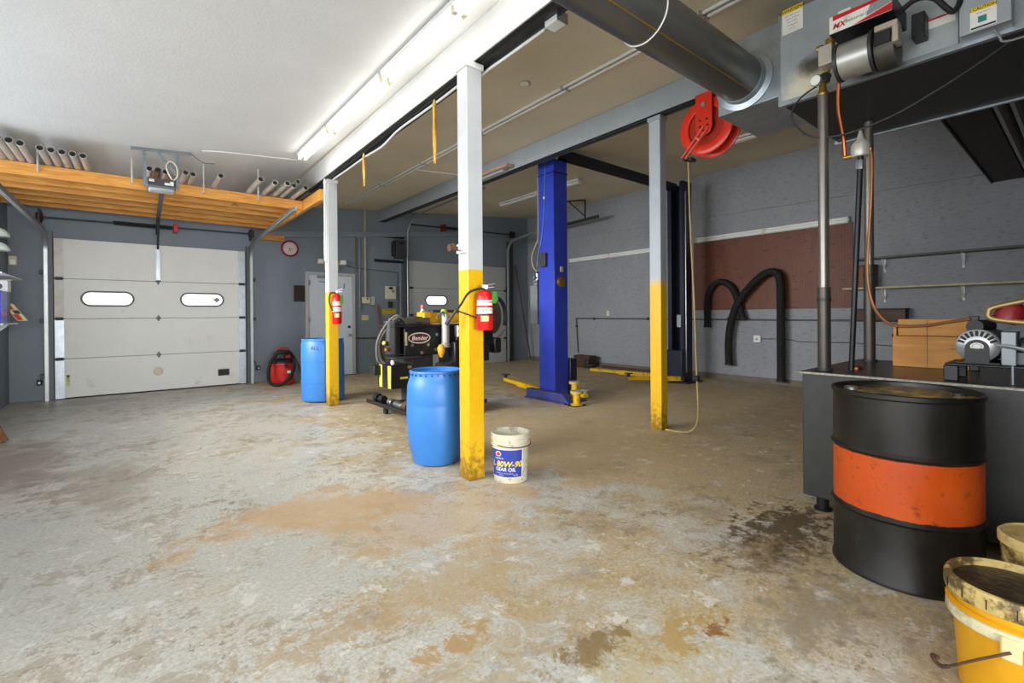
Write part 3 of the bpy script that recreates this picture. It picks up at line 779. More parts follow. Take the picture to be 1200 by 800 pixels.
t = T('wall_plaque', 'dark brown rounded panel on the wall between clock and pale blue door', 'panel', (2.69, YB, 1.75))
P(t, 'board', MB().box(2.585, 2.80, YB-.02, YB, 1.575, 1.91), M('dark_brown_plaque', '#372523', .5), .03, seg=4)
P(t, 'border', MB().box(2.60, 2.785, YB-.023, YB-.019, 1.59, 1.895), M('darker_brown', '#2c1b1a', .55), .001)
t = T('emergency_light', 'cream twin lamp emergency light above the pale blue door', 'emergency light', (3.32, YB, 2.40))
P(t, 'case', MB().box(3.20, 3.47, YB-.09, YB, 2.24, 2.46), m_cream, .01)
for x, dx in ((3.10, -.03), (3.56, .03)):
    h = P(t, 'lamp_head', MB().box(x-.06, x+.06, YB-.15, YB-.05, 2.37, 2.47), m_cream, .015)
    P(h, 'lens', MB().box(x-.045, x+.045, YB-.156, YB-.149, 2.38, 2.46), m_tube_off, .004)
    P(t, 'arm', MB().cyl((x, YB-.08, 2.41), ((3.22 if x < 3.3 else 3.45), YB-.06, 2.38), .015), m_cream)

def cond(label, pts, r, m, name='wall_conduit', cat='conduit', group=None, clips=()):
    t = T(name, label, cat, pts[0], group=group)
    P(t, 'pipe', MB().tube(pts, r, 10), m)
    for c in clips: P(t, 'clip', MB().box(c[0]-r-.015, c[0]+r+.015, c[1]-.005, c[1]+r+.012, c[2]-.012, c[2]+.012), m_galv, .002)
    return t
m_tan = M('tan_pipe', '#b3a692', .5)
m_rustpipe = M('copper_brown_pipe', '#7a5530', .5, .3)
m_wallpipe = M('painted_grey_pipe', '#77808a', .45)
cond('tan vertical pipe dropping to the cream switch box', [(4.08, YB-.03, cz(4.08)-.01), (4.08, YB-.03, 1.69)], .022, m_tan, clips=((4.08, YB-.03, 2.9),))
cond('brown copper pipe beside the pale blue door frame, upper end at the trim', [(3.875, YB-.025, 3.0), (3.875, YB-.025, 2.24)], .014, m_rustpipe, clips=((3.875, YB-.025, 2.35),))
cond('grey painted pipe standing between the door and the tan pipe', [(3.955, YB-.025, 3.2), (3.955, YB-.025, 1.40)], .02, m_wallpipe, clips=((3.955, YB-.025, 1.5),))
cond('grey painted conduit left of the shiny one beside the far garage door', [(4.93, YB-.025, 3.3), (4.93, YB-.025, .3)], .016, m_wallpipe, clips=((4.93, YB-.025, 2.0),))
cond('shiny conduit curving off the far garage door edge to the ceiling', smooth_path([(5.06, 10.12, .1), (5.06, 10.12, 1.5), (5.06, 10.12, 3.0), (5.07, 10.08, 3.3), (5.07, 9.9, 3.47), (5.06, 9.5, 3.55), (5.05, 8.0, 3.58), (5.05, 7.0, 3.59)], 5), .018, m_conduit)
cond('thin dark cable running along the wall from emergency light to thermostat', smooth_path([(3.62, YB-.012, 2.38), (3.9, YB-.012, 2.33), (4.5, YB-.012, 2.30), (4.82, YB-.012, 2.28), (4.86, YB-.012, 2.2), (4.86, YB-.012, 1.5), (4.83, YB-.012, 1.32), (4.72, YB-.012, 1.28)], 6), .007, m_dark, 'wall_cable', 'cable')
cond('thin rust coloured pipe crossing low between door and bending machine', [(3.86, YB-.03, .785), (4.75, YB-.03, .77)], .012, m_rust, clips=((4.15, YB-.03, .78),))
t = T('switch_box', 'cream electrical box at the end of the tan pipe', 'electrical box', (4.09, YB, 1.62))
P(t, 'box', MB().box(4.0, 4.18, YB-.05, YB, 1.555, 1.69), m_cream, .006)
P(t, 'toggle', MB().box(4.10, 4.13, YB-.06, YB-.05, 1.64, 1.67), m_ink, .003)
t = T('wall_notice', 'pale green notice card on the wall right of the cream box', 'notice', (4.25, YB, 1.6))
P(t, 'card', MB().box(4.21, 4.30, YB-.012, YB, 1.52, 1.71), M('pale_green_card', '#c3cfc2', .5), .003)
P(t, 'holder', MB().box(4.2, 4.31, YB-.008, YB, 1.505, 1.525), m_dark, .002)
t = T('thermostat', 'cream control box with a black dial above the yellow label', 'thermostat', (4.67, YB, 1.8))
P(t, 'case', MB().box(4.55, 4.795, YB-.06, YB, 1.66, 1.955), m_cream, .008)
P(t, 'dial', MB().lathe((4.72, YB-.06, 1.84), [(.04, 0), (.04, .012), (.022, .02)], 20, (0, -1, 0)), m_grey_ink)
P(t, 'nameplate', MB().prism([(-.06, 0), (-.03, -.03), (.03, -.03), (.06, 0), (.03, .03), (-.03, .03)], (4.67, YB-.06, 1.91), XP, ZP, .004), m_ink)
t = T('push_button_station', 'small black button station below the cream control box', 'switch', (4.67, YB, 1.53))
P(t, 'case', MB().box(4.62, 4.715, YB-.05, YB, 1.46, 1.60), m_blackp, .008)
P(t, 'button', MB().cyl((4.667, YB-.05, 1.555), (4.667, YB-.06, 1.555), .018).cyl((4.667, YB-.05, 1.50), (4.667, YB-.06, 1.50), .018), m_dark)
t = T('warning_sign', 'yellow warning label on the wall above the bending machine', 'sign', (4.64, YB, 1.37))
P(t, 'plate', MB().box(4.48, 4.80, YB-.006, YB, 1.315, 1.43), M('warning_yellow', '#c9ad23', .5), .002)
mb = text_mb('WARNING', .045, flat((4.64, YB-.0075, 1.40), XP, ZP)); text_mb('keep clear of moving door', .022, flat((4.64, YB-.0075, 1.345), XP, ZP), mb)
P(t, 'lettering', mb, m_ink)
t = T('wall_outlet_plate', 'small pale yellow blank plate low on the wall by the door', 'wall plate', (4.08, YB, 1.24))
P(t, 'plate', MB().box(4.0, 4.155, YB-.012, YB, 1.18, 1.295), M('pale_yellow_plate', '#cfc795', .5), .004)
P(t, 'screw', MB().cyl((4.03, YB-.012, 1.24), (4.03, YB-.015, 1.24), .006).cyl((4.125, YB-.012, 1.24), (4.125, YB-.015, 1.24), .006), m_steel)
t = T('broom_handle', 'red wooden handle leaning against the wall behind the bending machine', 'handle', (4.42, YB-.08, .4))
P(t, 'shaft', MB().cyl((4.50, YB-.14, .006), (4.34, YB-.025, 1.50), .018), M('faded_red_wood', '#8a4a40', .5))
P(t, 'tip', MB().lathe((4.34, YB-.025, 1.50), [(.02, 0), (.019, .02), (.01, .03)], 12), m_red)
t = T('breaker_box', 'dark metal control box on black rails high beside the far garage door', 'electrical box', (4.82, YB-.1, 2.8))
P(t, 'case', MB().box(4.74, 4.98, YB-.22, YB-.04, 2.60, 3.02), M('dark_grey_case', '#44474a', .45, .3), .008)
P(t, 'side_vent', MB().box(4.69, 4.74, YB-.2, YB-.05, 2.64, 2.98), m_black, .01)
P(t, 'nameplate', MB().prism([(.06*cos(i*pi/8), .028*sin(i*pi/8)) for i in range(16)], (4.87, YB-.22, 2.94), XP, ZP, .004), m_ink)
for z, zz in ((3.10, 0), (2.53, 0)):
    P(t, 'rail', MB().box(4.30, 5.02, YB-.045, YB, z-.03, z+.03), m_black, .003)

# far garage door
d2, ph2 = garage_door('door_2', 5.14, 8.02, 2.58, 4, [(5.55, 6.14, 1.53, 1.755), (7.0, 7.6, 1.53, 1.755)], m_door_g, YD)
for i in range(1, 4):
    for x in (5.17, 7.98):
        P(d2, 'hinge', MB().box(x-.045, x+.045, YD-.02, YD, i*ph2-.025, i*ph2+.025), m_dark, .003)
track('door_track', 'steel door track at the corner side of the far garage door', 8.07, 3.30, 8.7, 'tracks of the far garage door', 3.42, -1)
STR('trim_5', MB().box(8.12, 8.3, YB-.06, YB, 0, 3.3), M('dark_jamb', '#3c4044', .5), bevel=.004)
STR('trim_6', MB().box(5.0, 5.13, YB-.05, YB, 0, 2.68), M('dark_jamb2', '#4a4f54', .5), bevel=.004)
t = T('torsion_spring', 'dark torsion shaft above the far garage door', 'torsion spring', (6.6, 10.1, 3.45))
P(t, 'shaft', MB().cyl((5.1, 10.1, 3.42), (8.2, 10.1, 3.48), .018), m_dark)
P(t, 'spring', MB().cyl((6.1, 10.1, 3.44), (6.9, 10.1, 3.455), .036), m_black)
P(t, 'cable_drum', MB().lathe((8.2, 10.1, 3.48), [(.03, -.05), (.10, -.04), (.08, -.02), (.08, .02), (.10, .04), (.03, .05)], 20, (1, 0, 0)), m_black)
P(t, 'center_bracket', MB().box(6.02, 6.07, 10.04, YB, 3.36, 3.52), M('dark_red_bracket', '#5a1d1d', .5), .004)
cond('rusty metal rod leaning in the corner behind the blue lift', [(8.40, YB-.04, 2.65), (8.72, 9.95, .012)], .018, m_rust, 'leaning_rod', 'rod')

# ------------------------------------------------------------------ left wall shelf with its things
t = T('wall_shelf', 'shelf unit on the left wall holding blue boxes at the photo edge', 'shelf', (XL+.1, 8.6, 1.2))
P(t, 'board', MB().box(XL, -1.165, 8.1, 9.05, 1.19, 1.21), m_galv, .002)
P(t, 'bracket', MB().prism([(0, 0), (.2, 0), (0, -.2)], (XL, 8.9, 1.19), XP, ZP, .02), m_galv)
P(t, 'bracket', MB().prism([(0, 0), (.2, 0), (0, -.2)], (XL, 8.3, 1.19), XP, ZP, .02), m_galv)
t = T('glass_shelf', 'narrow pale upper shelf above the blue boxes on the left wall', 'shelf', (XL+.1, 8.6, 1.82))
P(t, 'board', MB().box(XL, -1.17, 8.1, 9.45, 1.80, 1.815), m_white, .002)
P(t, 'bracket', MB().prism([(0, 0), (.2, 0), (0, -.1)], (XL, 9.3, 1.80), XP, ZP, .02), m_galv)
m_bluebox = M('glossy_blue_carton', '#2338c8', .3, var=.1)
t = T('blue_box', 'tall glossy blue carton on the left wall shelf', 'box', (-1.28, 8.35, 1.21))
P(t, 'carton', MB().box(-1.37, -1.19, 8.15, 8.52, 1.211, 1.60), m_bluebox, .004)
P(t, 'pink_label', MB().box(-1.36, -1.20, 8.146, 8.151, 1.30, 1.34).box(-1.1905, -1.188, 8.2, 8.48, 1.30, 1.345), M('pink_label', '#c58ab8', .5))
t = T('blue_box', 'darker blue carton standing behind the glossy blue one', 'box', (-1.28, 8.7, 1.21))
P(t, 'carton', MB().box(-1.38, -1.20, 8.56, 8.78, 1.211, 1.60), M('navy_carton', '#1b2470', .4), .004)
P(t, 'flap', MB().box(-1.37, -1.21, 8.57, 8.77, 1.60, 1.604), M('navy_carton2', '#232d80', .4))
t = T('white_carton', 'small white carton with a dark emblem perched on the dark blue carton', 'box', (-1.27, 8.7, 1.605))
P(t, 'carton', MB().box(-1.34, -1.19, 8.58, 8.78, 1.605, 1.745), m_white, .004)
P(t, 'emblem', MB().prism([(.03*cos(i*pi/6), .035*sin(i*pi/6)) for i in range(12)], (-1.265, 8.578, 1.67), XP, ZP, .001), M('dark_emblem', '#4a4640', .5))
t = T('booklet', 'colourful red and yellow booklet leaning off the left wall shelf', 'booklet', (-1.2, 8.95, 1.25), 0)
bo = Vector((-1.155, 8.90, 1.235)); bu = Vector((.10, .28, -.0)).normalized(); bw = Vector((-.42, -.1, .72)).normalized()
bu = Vector((.62, .3, .0)).normalized()
P(t, 'pages', MB().prism([(0, 0), (.10, 0), (.10, .26), (0, .26)], bo, bu, bw, .02), M('cream_pages', '#e2d3a0', .5), .002)
bn = bu.cross(bw).normalized()*.0202
P(t, 'cover_art', MB().prism([(.005, .01), (.06, .01), (.06, .10), (.005, .10)], bo + bn, bu, bw, .001).prism([(.005, .17), (.06, .17), (.06, .25), (.005, .25)], bo + bn, bu, bw, .001), M('red_cover', '#c4452a', .5))
P(t, 'picture', MB().prism([(.03, .105), (.09, .105), (.09, .16), (.03, .16)], bo + bn, bu, bw, .001), M('dark_picture', '#3d3d4a', .5))
for z, lb in ((2.37, 'upper of two pale round lamp shades at the left edge'), (2.19, 'lower of two pale round lamp shades at the left edge')):
    t = T('lamp_shade', lb, 'lamp', (XL+.1, 8.75, z), group='lamp shades on the left wall')
    P(t, 'shade', MB().lathe((-1.30, 8.75, z-.06), [(.115, 0), (.11, .04), (.07, .09), (.025, .11)], 28), M('pale_green_shade', '#d7e4da', .4))
    P(t, 'arm', MB().cyl((-1.30, 8.75, z+.045), (XL, 8.75, z+.045), .012), m_galv)
t = T('motion_sensor', 'small cream box on the back wall left of the garage door', 'sensor', (-1.36, YB, 2.13))
P(t, 'case', MB().box(-1.405, -1.315, YB-.07, YB, 2.07, 2.21), m_cream, .01)
P(t, 'lens', MB().box(-1.39, -1.33, YB-.076, YB-.069, 2.09, 2.15), m_tube_off, .004)
# wooden sawhorse, only a foot in view
t = T('wooden_sawhorse', 'brown wooden leg of a stand poking in at the left edge', 'stand', (-1.2, 6.5, 0))
P(t, 'top_bar', MB().box(-1.32, -1.22, 5.9, 7.1, .60, .69), m_wood_b, .004)
for y in (6.98, 6.02):
    P(t, 'leg', MB().bar((-1.0, y, .012), (-1.24, y + .02, .62), .05, .05), m_wood_b, .004)
    P(t, 'leg', MB().bar((-1.39, y, .012), (-1.29, y + .02, .62), .05, .05), m_wood_b, .004)

# ------------------------------------------------------------------ shop vacuum
vx, vy = 2.22, 9.62
t = T('shop_vacuum', 'red and black shop vacuum by the clock wall with its hose draped over', 'vacuum', (vx, vy, 0))
P(t, 'tank', MB().lathe((vx, vy, .06), [(.17, 0), (.19, .02), (.215, .30), (.235, .31), (.235, .345)], 36), m_redp)
P(t, 'lid', MB().lathe((vx, vy, .405), [(.235, 0), (.23, .03), (.20, .06), (.16, .09)], 36), m_blackp)
P(t, 'motor_head', MB().lathe((vx, vy, .495), [(.15, 0), (.15, .08), (.12, .13), (.06, .15)], 32), m_blackp)
P(t, 'handle', MB().tube(smooth_path([(vx-.12, vy-.02, .58), (vx-.08, vy-.02, .67), (vx+.08, vy-.02, .67), (vx+.12, vy-.02, .58)], 5), .014, 8), m_redp)
P(t, 'switch_plate', MB().box(vx+.02, vx+.10, vy-.165, vy-.12, .50, .56), m_red, .005)
P(t, 'latch', MB().box(vx-.02, vx+.04, vy-.245, vy-.225, .33, .40), m_blackp, .004)
P(t, 'badge', MB().box(vx+.03, vx+.09, vy-.232, vy-.205, .22, .27), m_label_w, .004)
P(t, 'base_skirt', MB().lathe((vx, vy, .02), [(.21, 0), (.22, .04), (.18, .06)], 30), m_redp)
for a in (.6, 2.2, 3.8, 5.4):
    P(t, 'caster', MB().cyl((vx + .19*cos(a) - .012, vy + .19*sin(a), .025), (vx + .19*cos(a) + .012, vy + .19*sin(a), .025), .025, n=14), m_blackp)
hp = smooth_path([(vx+.18, vy-.1, .48), (vx+.05, vy-.22, .62), (vx-.15, vy-.22, .58), (vx-.27, vy-.2, .35), (vx-.28, vy-.26, .1), (vx-.15, vy-.36, .035), (vx+.02, vy-.34, .12), (vx+.13, vy-.28, .32), (vx+.15, vy-.27, .50)], 10)
hp = resample(hp, .012)
P(t, 'hose', MB().tube(hp, [.026 if i % 2 else .031 for i in range(len(hp))], 10), m_rubber)
P(t, 'wand', MB().tube([(vx+.15, vy-.27, .50), (vx+.26, vy-.38, .14)], .02, 12), m_blackp)
P(t, 'nozzle', MB().bar((vx+.255, vy-.375, .15), (vx+.285, vy-.41, .012), .09, .04, (1, 0, 0)), m_blackp, .006)

# ------------------------------------------------------------------ blue barrels
def scribble(x, y, z, th, R, txt, size):
    pass
bx, by = 2.265, 7.36
t = T('blue_barrel', 'blue plastic barrel behind the slim far post', 'barrel', (bx, by, 0))
P(t, 'body', MB().lathe((bx, by, 0), [(.26, 0), (.30, .03), (.305, .06), (.305, .29), (.309, .295), (.309, .305), (.305, .31), (.305, .60), (.309, .605), (.309, .615), (.305, .62), (.305, .85), (.295, .885), (.29, .90)], 48), m_blue_drum)
P(t, 'top_ring', MB().lathe((bx, by, .90), [(.29, 0), (.297, .005), (.297, .035), (.28, .035), (.278, .01), (.0, .01)], 48), m_blue_drum)
P(t, 'bung', MB().lathe((bx+.15, by, .91), [(.035, 0), (.035, .02), (.0, .02)], 18).lathe((bx-.15, by, .91), [(.035, 0), (.035, .02), (.0, .02)], 18), m_blue_drum)
R0 = .3065
def wrap(cx, cy, R, a0, z0): return lambda x, y: Vector((cx + R*cos(a0 + x/R), cy + R*sin(a0 + x/R), z0 + y))
P(t, 'marker_writing', text_mb('ALL', .075, wrap(bx, by, R0, radians(-128), .80)), m_ink)

bx, by = 2.06, 3.60
t = T('blue_barrel', 'bright blue open top barrel beside the near yellow post', 'barrel', (bx, by, 0))
P(t, 'body', MB().lathe((bx, by, 0), [(.17, 0), (.195, .012), (.235, .16), (.25, .30), (.252, .33), (.252, .50), (.250, .51), (.252, .52), (.245, .66), (.232, .71), (.222, .735), (.222, .775), (.205, .775), (.205, .70), (.22, .5), (.22, .25), (.1, .2), (0, .2)], 56), m_blue_drum)
P(t, 'rim_ring', MB().torus((bx, by, .782), .216, .012, n=48), m_blue_drum)
mb = MB()
for i in range(28):
    a = i*2*pi/28; mb.box(-.006, .006, -.004, .004, -.006, .006, Matrix.Translation((bx + .2265*cos(a), by + .2265*sin(a), .762)) @ Matrix.Rotation(a + pi/2, 4, 'Z'))
P(t, 'rim_notches', mb, M('dark_blue_notch', '#16305c', .5))
P(t, 'recessed_lid', MB().lathe((bx, by, .755), [(.204, 0), (.204, .006), (.15, .012), (.14, .004), (.0, .004)], 40), M('faded_blue_plastic', '#3e7fc4', .5))
P(t, 'lid_bung', MB().lathe((bx-.02, by-.06, .76), [(.04, 0), (.04, .018), (.025, .022), (0, .022)], 20), m_blue_drum)

# ------------------------------------------------------------------ white oil bucket
bx, by, br = 2.265, 2.83, .142
t = T('oil_bucket', 'dirty white bucket with a blue gear oil label at the near post', 'bucket', (bx, by, 0))
P(t, 'body', MB().lathe((bx, by, 0), [(.122, 0), (.127, .004), (.1385, .278), (.151, .281), (.151, .290), (.140, .294), (.141, .318), (.152, .321), (.152, .330), (.1425, .334), (.1435, .354), (.150, .356), (.150, .367), (.139, .367), (.134, .24), (.122, .012), (0, .012)], 56), m_bucket)
P(t, 'handle_ear', MB().box(-.018, .018, -.012, .012, -.018, .018, Matrix.Translation((bx + .147*cos(-.1), by + .147*sin(-.1), .298)) @ Matrix.Rotation(-.1 + pi/2, 4, 'Z')), m_rust, .004)
pts = [(bx + .155*cos(a), by + .155*sin(a), .290 - .016*sin((a+2.9)*1.1)) for a in [(-2.9 + 2.8*i/24) for i in range(25)]]
P(t, 'bail_handle', MB().tube(pts, .0035, 6), m_rust)
face = atan2(-by, -bx)                       # towards the room
a0 = face - .26
def band(R, aw0, aw1, z0, z1, n=28):
    vs = []; fs = []
    for i in range(n+1):
        a = aw0 + (aw1 - aw0)*i/n
        for z in (z0, z1): r_ = R + (z - .03)*.052; vs.append((bx + r_*cos(a), by + r_*sin(a), z))
    for i in range(n): fs.append((2*i, 2*i+2, 2*i+3, 2*i+1))
    return MB().add(vs, fs)
def wr(z0, da=0.0, R=.1315): 
    return lambda x, y: Vector((bx + (R + (z0+y-.03)*.052)*cos(a0 + da + x/.135), by + (R + (z0+y-.03)*.052)*sin(a0 + da + x/.135), z0 + y))
P(t, 'label_border', band(.1295, a0-1.04, a0+1.00, .046, .262), m_label_w, flip=False)
lb = P(t, 'blue_label', band(.1303, a0-1.02, a0+.92, .052, .256), m_blue_ink, flip=False)
P(lb, 'label_number', text_mb('L 80W-90', .060, wr(.148, -.02), shear=.25, bold=.0012), m_yel_ink)
mb = text_mb('GEAR OIL', .038, wr(.108, -.06), bold=.0006, shear=.1); text_mb('PREMIUM', .018, wr(.190, -.40), mb); text_mb('API SERVICE GL-5  MULTI PURPOSE', .009, wr(.080, -.12), mb); text_mb('LIMITED SLIP', .008, wr(.066, -.3), mb); text_mb('35 LBS', .014, wr(.068, .55), mb)
P(lb, 'label_text', mb, m_label_w)
P(lb, 'label_logo', MB().add([wr(.224, -.44, .1318)(.027*cos(i*pi/3), .021*sin(i*pi/3)) for i in range(6)], [(0,1,2,3,4,5)]), m_label_w, flip=False)
P(lb, 'logo_center', MB().add([wr(.224, -.44, .1322)(.019*cos(i*pi/3), .014*sin(i*pi/3)) for i in range(6)], [(0,1,2,3,4,5)]), m_red_ink, flip=False)

# ------------------------------------------------------------------ fire extinguishers
def extinguisher(label, cx, cy, zb, hgt, r, hang, note, side=1):
    t = T('fire_extinguisher', label, 'fire extinguisher', (cx, cy, zb), group='extinguishers on yellow posts')
    h = hgt
    P(t, 'cylinder', MB().lathe((cx, cy, zb), [(r*.85, 0), (r, .012), (r, h*.72), (r*.92, h*.80), (r*.6, h*.87), (r*.28, h*.9), (r*.28, h*.93)], 32), m_red)
    P(t, 'valve', MB().lathe((cx, cy, zb + h*.92), [(r*.35, 0), (r*.35, .03), (r*.2, .035)], 16), m_steel)
    P(t, 'lever', MB().bar((cx-.01, cy-.01, zb+h*.99), (cx+.075, cy-.03, zb+h*1.05), .022, .008).bar((cx-.01, cy-.01, zb+h*.955), (cx+.065, cy-.03, zb+h*.965), .02, .008), m_steel, .002)
    P(t, 'gauge', MB().lathe((cx-.01, cy-.03, zb+h*.96), [(.016, 0), (.016, .012)], 16, (-.4, -1, 0)), m_label_w)
    f = atan2(-cy, -cx)
    def wrp(a, z): return lambda x, y: Vector((cx + (r+.0022)*cos(f + a + x/r), cy + (r+.0022)*sin(f + a + x/r), z + y))
    def bnd(z0, z1, m, nm, a=1.15, rr=.001):
        vs = []; fs = []
        for i in range(25):
            an = f - a + 2*a*i/24
            for z in (z0, z1): vs.append((cx + (r+rr)*cos(an), cy + (r+rr)*sin(an), z))
        for i in range(24): fs.append((2*i, 2*i+2, 2*i+3, 2*i+1))
        return P(t, nm, MB().add(vs, fs), m, flip=False)
    l1 = bnd(zb + h*.55, zb + h*.67, m_label_w, 'upper_label'); l2 = bnd(zb + h*.37, zb + h*.50, m_label_w, 'lower_label')
    bnd(zb + h*.20, zb + h*.32, M('pale_yellow_tag', '#e4cf8a', .5), 'class_label', .5)
    P(l1, 'label_print', text_mb('FIRE EXTINGUISHER', r*.34, wrp(0, zb + h*.625)), m_ink)
    mb = text_mb('ABC', r*.5, wrp(-.2, zb + h*.435)); text_mb('PULL PIN', r*.22, wrp(.5, zb + h*.45), mb)
    P(l2, 'label_print', mb, m_ink)
    P(t, 'strap', MB().torus((cx, cy, zb + h*.345), r + .003, .004, n=32, k=6), m_black)
    if note: P(t, 'inspection_tag', MB().bar((cx + r*.75, cy - r*.9, zb + h*.60), (cx + r*.82, cy - r*.95, zb + h*.86), .04, .001, (0, 1, 0)), m_green_ink)
    P(t, 'wall_bracket', MB().box(cx-.015, cx+.015, cy + r*.7, cy + r + .02, zb + h*.5, zb + h*.8), m_dark, .002)
    return t
e1 = extinguisher('red fire extinguisher on the near yellow post above the white bucket', 2.072, 2.886, 1.145, .335, .062, 0, True)
hp = smooth_path([(2.06, 2.86, 1.455), (2.0, 2.885, 1.45), (1.96, 2.94, 1.42), (1.935, 3.0, 1.34), (1.90, 3.06, 1.26)], 6)
P(e1, 'hose', MB().tube(hp, .009, 8), m_rubber)
P(e1, 'nozzle', MB().cyl((1.915, 3.03, 1.30), (1.865, 3.10, 1.19), .011, .016), m_dark, label='grey discharge horn')
P(e1, 'hose_strap', MB().tube(smooth_path([(1.915, 3.035, 1.295), (1.96, 2.955, 1.265), (2.04, 2.88, 1.225)], 5), .006, 6), m_black)
e2 = extinguisher('small red fire extinguisher on the slim far post', 2.25, 6.672, 1.155, .47, .062, 0, True)
hp = smooth_path([(2.235, 6.66, 1.59), (2.16, 6.665, 1.58), (2.145, 6.67, 1.47), (2.18, 6.64, 1.34)], 6)
P(e2, 'hose', MB().tube(hp, .010, 8), m_rubber)

# ------------------------------------------------------------------ pipe bending machine behind the near barrel
t = T('pipe_bender', 'black hydraulic pipe bending machine with yellow cylinder on a wheeled base', 'machine', (3.2, 5.5, 0))
P(t, 'main_beam', MB().box(2.60, 3.95, 5.30, 5.62, .765, 1.13), m_black, .012)
P(t, 'end_block', MB().cyl((2.50, 5.42, .80), (2.50, 5.42, 1.18), .105, n=28), m_black)
P(t, 'end_cap', MB().lathe((2.50, 5.42, 1.18), [(.112, 0), (.112, .02), (.05, .03)], 28), m_dark)
P(t, 'die_post', MB().cyl((2.62, 5.285, .90), (2.62, 5.285, 1.06), .02), M('olive_steel', '#6f6a45', .4, .5))
P(t, 'upper_plate', MB().box(2.44, 3.9, 5.24, 5.68, 1.125, 1.15), m_black, .006)
P(t, 'lower_plate', MB().box(2.42, 2.80, 5.22, 5.68, .745, .765), m_dark, .006)
P(t, 'top_tray', MB().box(2.55, 2.98, 5.34, 5.66, 1.157, 1.235), M('grimy_tray', '#5b5548', .45, .2, var=.3, scale=12), .012)
P(t, 'die_block', MB().lathe((2.82, 5.46, 1.155), [(.12, 0), (.13, .03), (.09, .05), (.10, .09), (.05, .10)], 28), m_dark)
oval = [(.155*cos(i*pi/16), .068*sin(i*pi/16)) for i in range(32)]; ov2 = [(.14*cos(i*pi/16), .056*sin(i*pi/16)) for i in range(32)]
P(t, 'badge', MB().prism(oval, (2.80, 5.299, .985), XP, ZP, .003), m_label_w)
bd = P(t, 'badge_field', MB().prism(ov2, (2.80, 5.2955, .985), XP, ZP, .003), M('dark_red_badge', '#5a1a18', .5))
P(bd, 'badge_lettering', text_mb('Bender', .075, flat((2.80, 5.2905, .982), XP, ZP), shear=.2, bold=.001), m_label_w)
for x, z in ((2.70, .90), (2.92, .90), (2.83, .80), (3.03, .83), (3.05, 1.02), (3.2, 1.04)):
    P(t, 'bolt', MB().lathe((x, 5.30, z), [(.022, 0), (.022, .012), (.01, .014)], 6, (0, -1, 0)), m_steel)
cyl = P(t, 'hydraulic_cylinder', MB().cyl((3.0, 5.46, 1.225), (4.0, 5.46, 1.225), .075, n=28), m_cyl_y)
P(t, 'cylinder_head', MB().box(2.90, 3.01, 5.36, 5.56, 1.152, 1.31), m_cyl_y, .012)
for z in (1.18, 1.31):
    P(cyl, 'tie_bolt', MB().cyl((2.885, 5.38, z), (2.91, 5.38, z), .016, n=6), m_cyl_y)
P(t, 'cylinder_saddle', MB().box(3.02, 3.95, 5.36, 5.58, 1.1505, 1.16), m_cream, .003)
P(t, 'oil_filter', MB().box(3.1, 3.9, 5.5, 5.62, 1.285, 1.34), m_dark, .02)
P(t, 'grey_pipe', MB().tube([(3.10, 5.17, .90), (3.10, 5.17, 1.28)], .048, 20), M('pale_grey_pipe', '#a7a6a0', .4, .4), label='pale grey vertical tube')
P(t, 'pipe_collar', MB().lathe((3.10, 5.17, .86), [(.06, 0), (.065, .02), (.052, .06)], 22), M('grey_collar', '#8d8980', .5, .3))
P(t, 'knob', MB().lathe((3.08, 5.17, 1.28), [(.04, 0), (.045, .03), (.03, .06), (.0, .065)], 18), M('olive_knob', '#b7b43a', .4), label='yellow green knob')
P(t, 'yellow_lever', MB().lathe((3.03, 5.16, .74), [(.02, 0), (.045, .06), (.05, .12), (.025, .16)], 18), m_cyl_y)
P(t, 'forming_head', MB().box(3.16, 3.7, 5.05, 5.30, .66, .93), m_black, .015)
P(t, 'head_block', MB().box(3.22, 3.44, 5.1, 5.25, .931, .99), m_black, .012)
P(t, 'small_piston', MB().cyl((3.30, 5.2, .99), (3.30, 5.2, 1.13), .042), m_steel)
P(t, 'blue_hose', MB().tube(smooth_path([(3.02, 5.24, 1.24), (3.02, 5.14, 1.30), (3.05, 5.13, 1.30), (3.07, 5.15, 1.24)], 5), .011, 8), M('blue_hose', '#3a5f80', .5))
for k, (dx, dz) in enumerate(((0, 0), (.03, -.02), (.055, -.045))):
    hp = smooth_path([(2.66, 5.36, 1.17 + dz), (2.52+dx*.3, 5.32, 1.27+dz), (2.40+dx, 5.38, 1.16+dz), (2.32+dx, 5.46, .95), (2.34+dx, 5.5, .72 + k*.03), (2.44, 5.5, .68)], 7)
    P(t, 'hydraulic_hose', MB().tube(hp, .012, 8), M('grey_hose', '#6d6a62', .5) if k < 2 else m_rubber)
P(t, 'hose_fitting', MB().lathe((2.40, 5.38, .93), [(.03, 0), (.03, .04), (.02, .05)], 8, (-1, -.4, .2)).lathe((2.42, 5.36, .86), [(.025, 0), (.025, .04), (.02, .05)], 8, (-1, -.3, 0)), m_brass)
P(t, 'gauge_cap', MB().lathe((2.47, 5.36, .67), [(.02, 0), (.024, .02), (.02, .05), (.01, .055)], 16), m_label_w)
cab = P(t, 'control_box', MB().box(2.45, 2.74, 5.36, 5.76, .37, .655), m_black, .006)
for y0, y1 in ((5.37, 5.445), (5.62, 5.70)):
    P(cab, 'warning_stripe', MB().box(2.446, 2.4505, y0, y1, .375, .65), M('lime_stripe', '#e9e24a', .45))
P(cab, 'name_label', MB().box(2.57, 2.67, 5.357, 5.3605, .485, .51), m_label_y)
P(cab, 'latch_tag', MB().box(2.67, 2.72, 5.356, 5.3605, .61, .645), M('bronze_tag', '#8f7d62', .5))
P(t, 'rear_box', MB().box(2.36, 2.45, 5.65, 5.78, .52, .64), m_black, .006)
